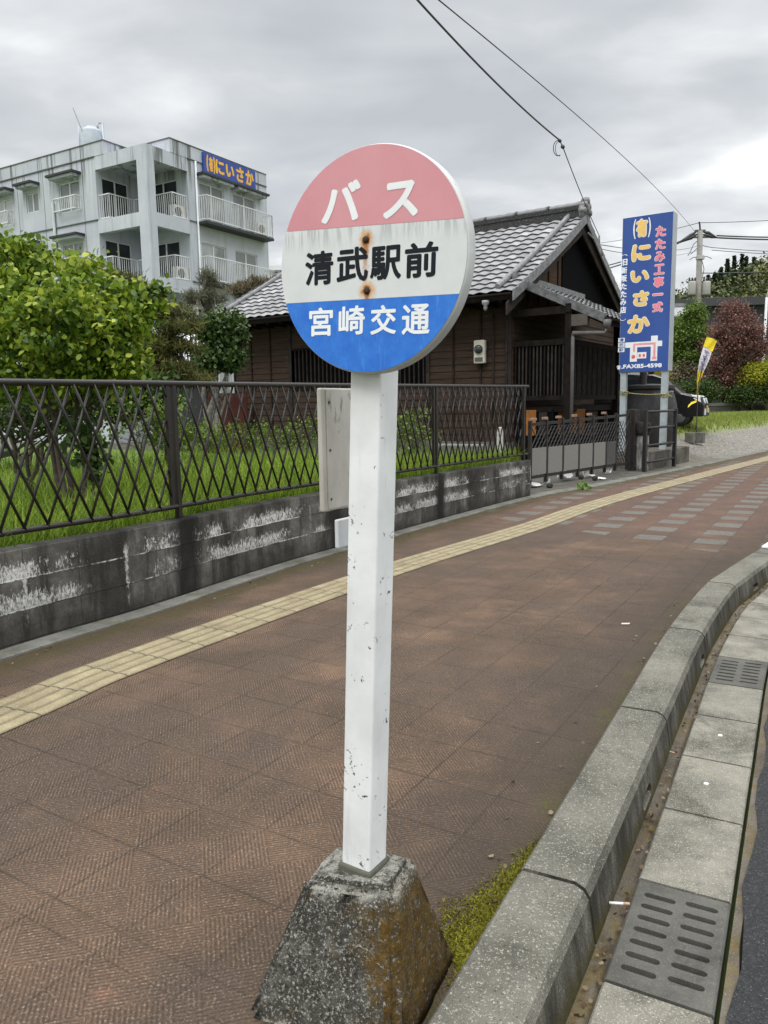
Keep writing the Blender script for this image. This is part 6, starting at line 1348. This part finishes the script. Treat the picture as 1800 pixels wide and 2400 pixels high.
mb = MB(); mb.hexa([f.p(-.4, -.7, z3-.1), f.p(3.6, -.7, z3-.1), f.p(3.6, 2.6, z1-.1), f.p(-.4, 2.6, z1-.1), f.p(-.4, -.7, z3), f.p(3.6, -.7, z3), f.p(3.6, 2.6, z1), f.p(-.4, 2.6, z1)]); mb.hexa([f.p(-.4, 2.6, z1-.1), f.p(3.6, 2.6, z1-.1), f.p(3.6, 6.5, z3), f.p(-.4, 6.5, z3), f.p(-.4, 2.6, z1), f.p(3.6, 2.6, z1), f.p(3.6, 6.5, z3+.1), f.p(-.4, 6.5, z3+.1)]); mb.build('roof', plain('pale_tiles', (.30, .30, .31), .6, .3, 5), rh)
mb = MB(); f.box(mb, -.45, 3.65, 2.45, 2.75, z1-.02, z1+.22); mb.build('ridge', plain('pale_ridge', (.22, .22, .23), .6, .2, 5), rh)
mb = MB(); f.box(mb, 1.3, 2.4, -.03, .05, 2.6, 3.8); mb.build('window', plain('far_glass', (.05, .06, .065), .15), rh)
wb_ = thing('white_building', 'distant white building with a dark eave, between the apartments and the bus sign', 'building', at(640, 700, 62).to_2d().to_3d()); c = WL[wb_.name]; z1, z2 = at(640, 622, 62).z, at(640, 640, 62).z
mb = MB(); mb.box(c+Vector((1.2, 3, z2/2)), (6.5, 6, z2)); mb.build('wall', plain('white_far', (.66, .66, .65), .8, .06, 1), wb_); mb = MB(); mb.box(c+Vector((1.2, 3, z2+.08)), (7.2, 6.8, .16)); mb.build('eave', plain('eave_far', (.16, .165, .17), .7), wb_); mb = MB(); mb.box(c+Vector((1.2, 3.2, (z1+z2)/2+.1)), (6.4, 5.6, z1-z2-.1)); mb.build('roof', plain('white_far', (.66, .66, .65)), wb_)
for i in range(2): mb = MB(); mb.box(c+Vector((.2+1.8*i, -.01, z2-1.2)), (1.1, .06, 1.0)); mb.build('window', plain('far_glass', (.05, .06, .065), .15), wb_)
lp = at(1793, 780, 46); lp.z = 1.0; ll = thing('lamp_post', 'slim pale lamp post at the right edge in front of the charcoal shop', 'lamp post', lp); zt = at(1793, 672, 46).z
mb = MB(); mb.tube([lp, lp+UP*(zt-1.6)], 0, 8, radii=[.10, .08]); mb.build('post', plain('lamp_pale', (.6, .6, .6), .5), ll, smooth=True); mb = MB(); mb.tube([lp+UP*(zt-1.6), lp+UP*(zt-1.1)+Vector((.15, 0, 0)), lp+UP*(zt-.95)+Vector((.7, 0, 0))], .06, 8); mb.lathe(lp+UP*(zt-1.0)+Vector((.75, 0, 0)), [(.05, .12), (.2, 0), (.15, -.1), (0, -.1)], 12); mb.build('lamp_head', plain('lamp_pale', (.6, .6, .6)), ll, smooth=True)

# utility pole with its gear
UY = 50.; ub = at(1636, 800, UY); ub.z = 1.0; ptop = at(1640, 541, UY).z; up_ = thing('utility_pole', 'concrete utility pole with crossarm, insulators and two pale transformers, right of the blue sign', 'utility pole', ub)
Xp = lambda x, y: Vector((at(x, y, UY).x, UY, at(x, y, UY).z))
mb = MB(); mb.tube([ub-UP*.5, Xp(1641, 541)], 0, 12, radii=[.24, .16]); mb.build('shaft', plain('pole_concrete', (.24, .225, .205), .8, .2, 2), up_, smooth=True)
mb = MB(); mb.tube([Xp(1641, 541), Xp(1640, 526), Xp(1638.5, 520)], .05, 6); mb.build('top_rod', M_DKST, up_)
mb = MB(); mb.box(Xp(1641, 541), (.65, .12, .12)); mb.box(Xp(1642, 556), (1.0, .12, .10)); mb.build('crossarm', plain('arm_steel', (.07, .07, .07), .6), up_)
M_INS = plain('insulator', (.03, .03, .033), .4)
for pts in (((1632, 543), (1618, 552), (1606, 560), (1596, 565)), ((1634, 549), (1620, 557), (1606, 562), (1594, 568)), ((1648, 543), (1660, 546), (1671, 553), (1680, 557)), ((1648, 550), (1657, 552), (1668, 555), (1679, 557))):
    mb = MB(); mb.tube([Xp(*p) for p in pts], 0, 8, radii=[.05, .12, .10, .04]); mb.build('insulator', M_INS, up_, smooth=True)
for pts in (((1640, 560), (1626, 572), (1618, 590), (1612, 600)), ((1640, 575), (1628, 588), (1618, 596)), ((1646, 575), (1655, 578), (1668, 580)), ((1645, 603), (1656, 601), (1668, 606)), ((1636, 603), (1625, 603), (1616, 609)), ((1645, 610), (1650, 630), (1644, 660))):
    mb = MB(); mb.tube([Xp(*p) for p in pts], .022, 5); mb.build('jumper', M_INS, up_)
mb = MB(); mb.lathe(Xp(1641, 604), [(.21, -.12), (.26, -.1), (.26, .1), (.21, .12)], 12); mb.build('clamp', plain('clamp_pale', (.45, .45, .44), .6), up_)
for x in (1618, 1652):
    mb = MB(); c = Xp(x, 677)+Vector((0, -.25, 0)); mb.lathe(c, [(.0, -.42), (.22, -.42), (.24, -.36), (.24, .34), (.21, .42), (0, .44)], 16); tr_ = mb.build('transformer', plain('transformer_grey', (.34, .34, .31), .6, .12, 3), up_, smooth=True)
    for dx in (-.18, 0, .18): mb = MB(); mb.lathe(c+Vector((dx, 0, .44)), [(.05, 0), (.07, .05), (.05, .1), (.07, .15), (.03, .22)], 8); mb.build('bushing', M_INS, tr_, smooth=True)
mb = MB(); mb.box(Xp(1637, 661), (1.5, .1, .1)); mb.box(Xp(1637, 693), (1.5, .1, .1)); mb.build('bracket', plain('arm_steel', (.07, .07, .07)), up_)
# cables
M_CAB = plain('cable', (.05, .055, .06), .5, .1)
def cable(pts, r, label, n=14, extra=None, sag=0.):
    mb = MB(); P = [Vector(p) for p in pts]
    if len(P) == 2: P = [P[0].lerp(P[1], i/n)-UP*sag*4*(i/n)*(1-i/n) for i in range(n+1)]
    else: P = [tuple(q) for q in P]
    mb.tube(P, r, 6)
    if extra: extra(mb)
    return setp(mb.build('overhead_cable', M_CAB, smooth=True), label, 'cable', 'overhead cables')
n0, n1 = at(925, -60, 10.5), at(1311, 328, 17.); mtip = tip+UP*.25
def hw(mb):
    for p, r in ((at(1312, 330, 17), .035), (at(1319, 344, 17), .04)): mb.lathe(p, [(0, -.05), (r, -.03), (r, .03), (0, .05)], 8, n1-n0)
    c = at(1308, 347, 17); mb.tube([c+Vector((math.cos(t)*.10, 0, math.sin(t)*.155)) for t in np.linspace(.9, 5.2, 16)], .009, 5); mb.tube([c+Vector((.03+math.cos(t)*.08, .03, math.sin(t)*.15)) for t in np.linspace(1.2, 5.0, 16)], .007, 5)
    mb.tube([at(1312, 330, 17), at(1319, 344, 17)], .012, 5)
cable((n0, n1), .016, 'thicker overhead cable sagging from the top edge to the looped joint above the house', 18, hw, .10)
cable((at(1319, 344, 17), mtip), .011, 'steep cable from the looped joint down to the bracket on the house gable', 10, None, .06)
cable((at(955, -60, 10.5), at(1630, 545, 50)), .010, 'thin straight overhead cable running over the joint to behind the blue sign', 30, None, -.35)
cable((tip+UP*.0, at(1640, 575, 50)), .012, 'low cable pair leaving the house bracket towards the utility pole, upper strand', 12, None, .25)
cable((tip-UP*.12, at(1640, 585, 50)), .010, 'low cable pair leaving the house bracket towards the utility pole, lower strand', 12, None, .3)
for i, (x0, y0, x1, y1, Y1, r, lb) in enumerate(((1680, 552, 1900, 555, 52, .045, 'upper of the two thick power lines leaving the utility pole to the right'), (1680, 557, 1900, 561, 52, .05, 'lower of the two thick power lines leaving the utility pole to the right'), (1639, 522, 1900, 510, 52, .02, 'thin wire from the very top of the utility pole to the right'),
      (1668, 580, 1900, 592, 52, .02, 'upper thin wire below the thick power lines'), (1668, 586, 1900, 598, 52, .02, 'lower thin wire below the thick power lines'), (1640, 640, 1900, 632, 52, .03, 'telephone wire crossing the wooded hill to the right'))):
    cable((at(x0, y0, 50), at(x1, y1, Y1)), r, lb, 12, None, .06)
for x0, y0, x1, y1, r, lb in ((1596, 565, 1330, 640, .045, 'upper thick power line running left from the utility pole behind the blue sign'), (1594, 568, 1330, 650, .05, 'lower thick power line running left from the utility pole behind the blue sign'), (1639, 522, 1330, 575, .02, 'thin wire from the very top of the utility pole to the left')):
    cable((at(x0, y0, 50), at(x1, y1, 78)), r, lb, 12, None, .3)
# second strands: dead line down from the pole to the left
# ---------------------------------------------------------------- wooded hill
def hill_z(x, y):
    return 2+29*math.exp(-((x-100)/56)**2 if x < 100 else -((x-100)/90)**2)*math.exp(-((y-180)/45)**2)
mb = MB(); rows = []
for j in range(26): rows.append([Vector((20+i*6, 108+j*6.5, hill_z(20+i*6, 108+j*6.5)-1.2)) for i in range(36)])
mb.loft(rows); struct('hill', mb, mat('hill_floor', lambda g: dict(col=g.ramp(g.noise(g.pos(), .08, 5), [(.3, (.02, .035, .012)), (.7, (.05, .065, .022))]), rough=1.)), smooth=True)
C1, C2 = [], []
for k in range(2000):
    x, y = RNG.uniform(30, 200), RNG.uniform(112, 196); z = hill_z(x, y)
    if z < 3.5: continue
    r = RNG.uniform(1.8, 3.4); u = RNG.normal(size=(90, 3)); u /= np.linalg.norm(u, axis=1)[:, None]
    C1.append(np.array((x, y, z+r*.4))+u*np.array((r, r, r*RNG.uniform(.8, 1.4)))*RNG.uniform(.6, 1., (90, 1)))
C1 = np.concatenate(C1)
m_h = mat('hill_leaf', lambda g: dict(col=g.ramp(g.m('ADD', g.m('MULTIPLY', g.noise(g.pos(), .10, 3, .6), .8), g.m('MULTIPLY', g.attr('rnd'), .25)), [(.32, (.03, .05, .024)), (.46, (.065, .09, .028)), (.56, (.13, .13, .05)), (.66, (.16, .18, .045)), (.8, (.09, .10, .035))]), rough=.9))
setp(link_mesh('hillside_wood', leaf_mesh('hillside_wood', C1, .55, CHIP, .0, .6), m_h), kind='stuff')
FC = foliage('cedar', (.010, .022, .012), (.022, .040, .020), (.045, .07, .03), .1)
cz = [(1590, 700, 8), (1605, 690, 9), (1660, 646, 10), (1706, 607, 13), (1722, 601, 14), (1740, 597, 15), (1750, 603, 12), (1768, 603, 13), (1786, 611, 10), (1690, 628, 10), (1676, 640, 9), (1797, 622, 9), (1640, 655, 9), (1628, 665, 8)]
for i, (x, y, h) in enumerate(cz):
    Y = 176; tp = at(x, y, Y); b = Vector((tp.x, tp.y, tp.z-h)); t = thing('conifer', 'dark pointed conifer on the skyline of the wooded hill', 'conifer', b, 'conifers along the hill crest')
    mb = MB(); mb.tube([b-UP*3, tp], 0, 6, radii=[.3, .03]); mb.build('trunk', M_BARK, t)
    zz = RNG.uniform(0, 1, 1100)**1.1; an = RNG.uniform(0, 2*math.pi, 1100); rr = (zz*.20*h+.05)*RNG.uniform(.35, 1, 1100)*(.75+.25*np.sin(zz*28))
    P_ = np.stack([tp.x+np.cos(an)*rr, tp.y+np.sin(an)*rr, tp.z-zz*h*1.05], 1); link_mesh('crown', leaf_mesh('crown', P_, .48, CHIP, .6, .3), FC, t)
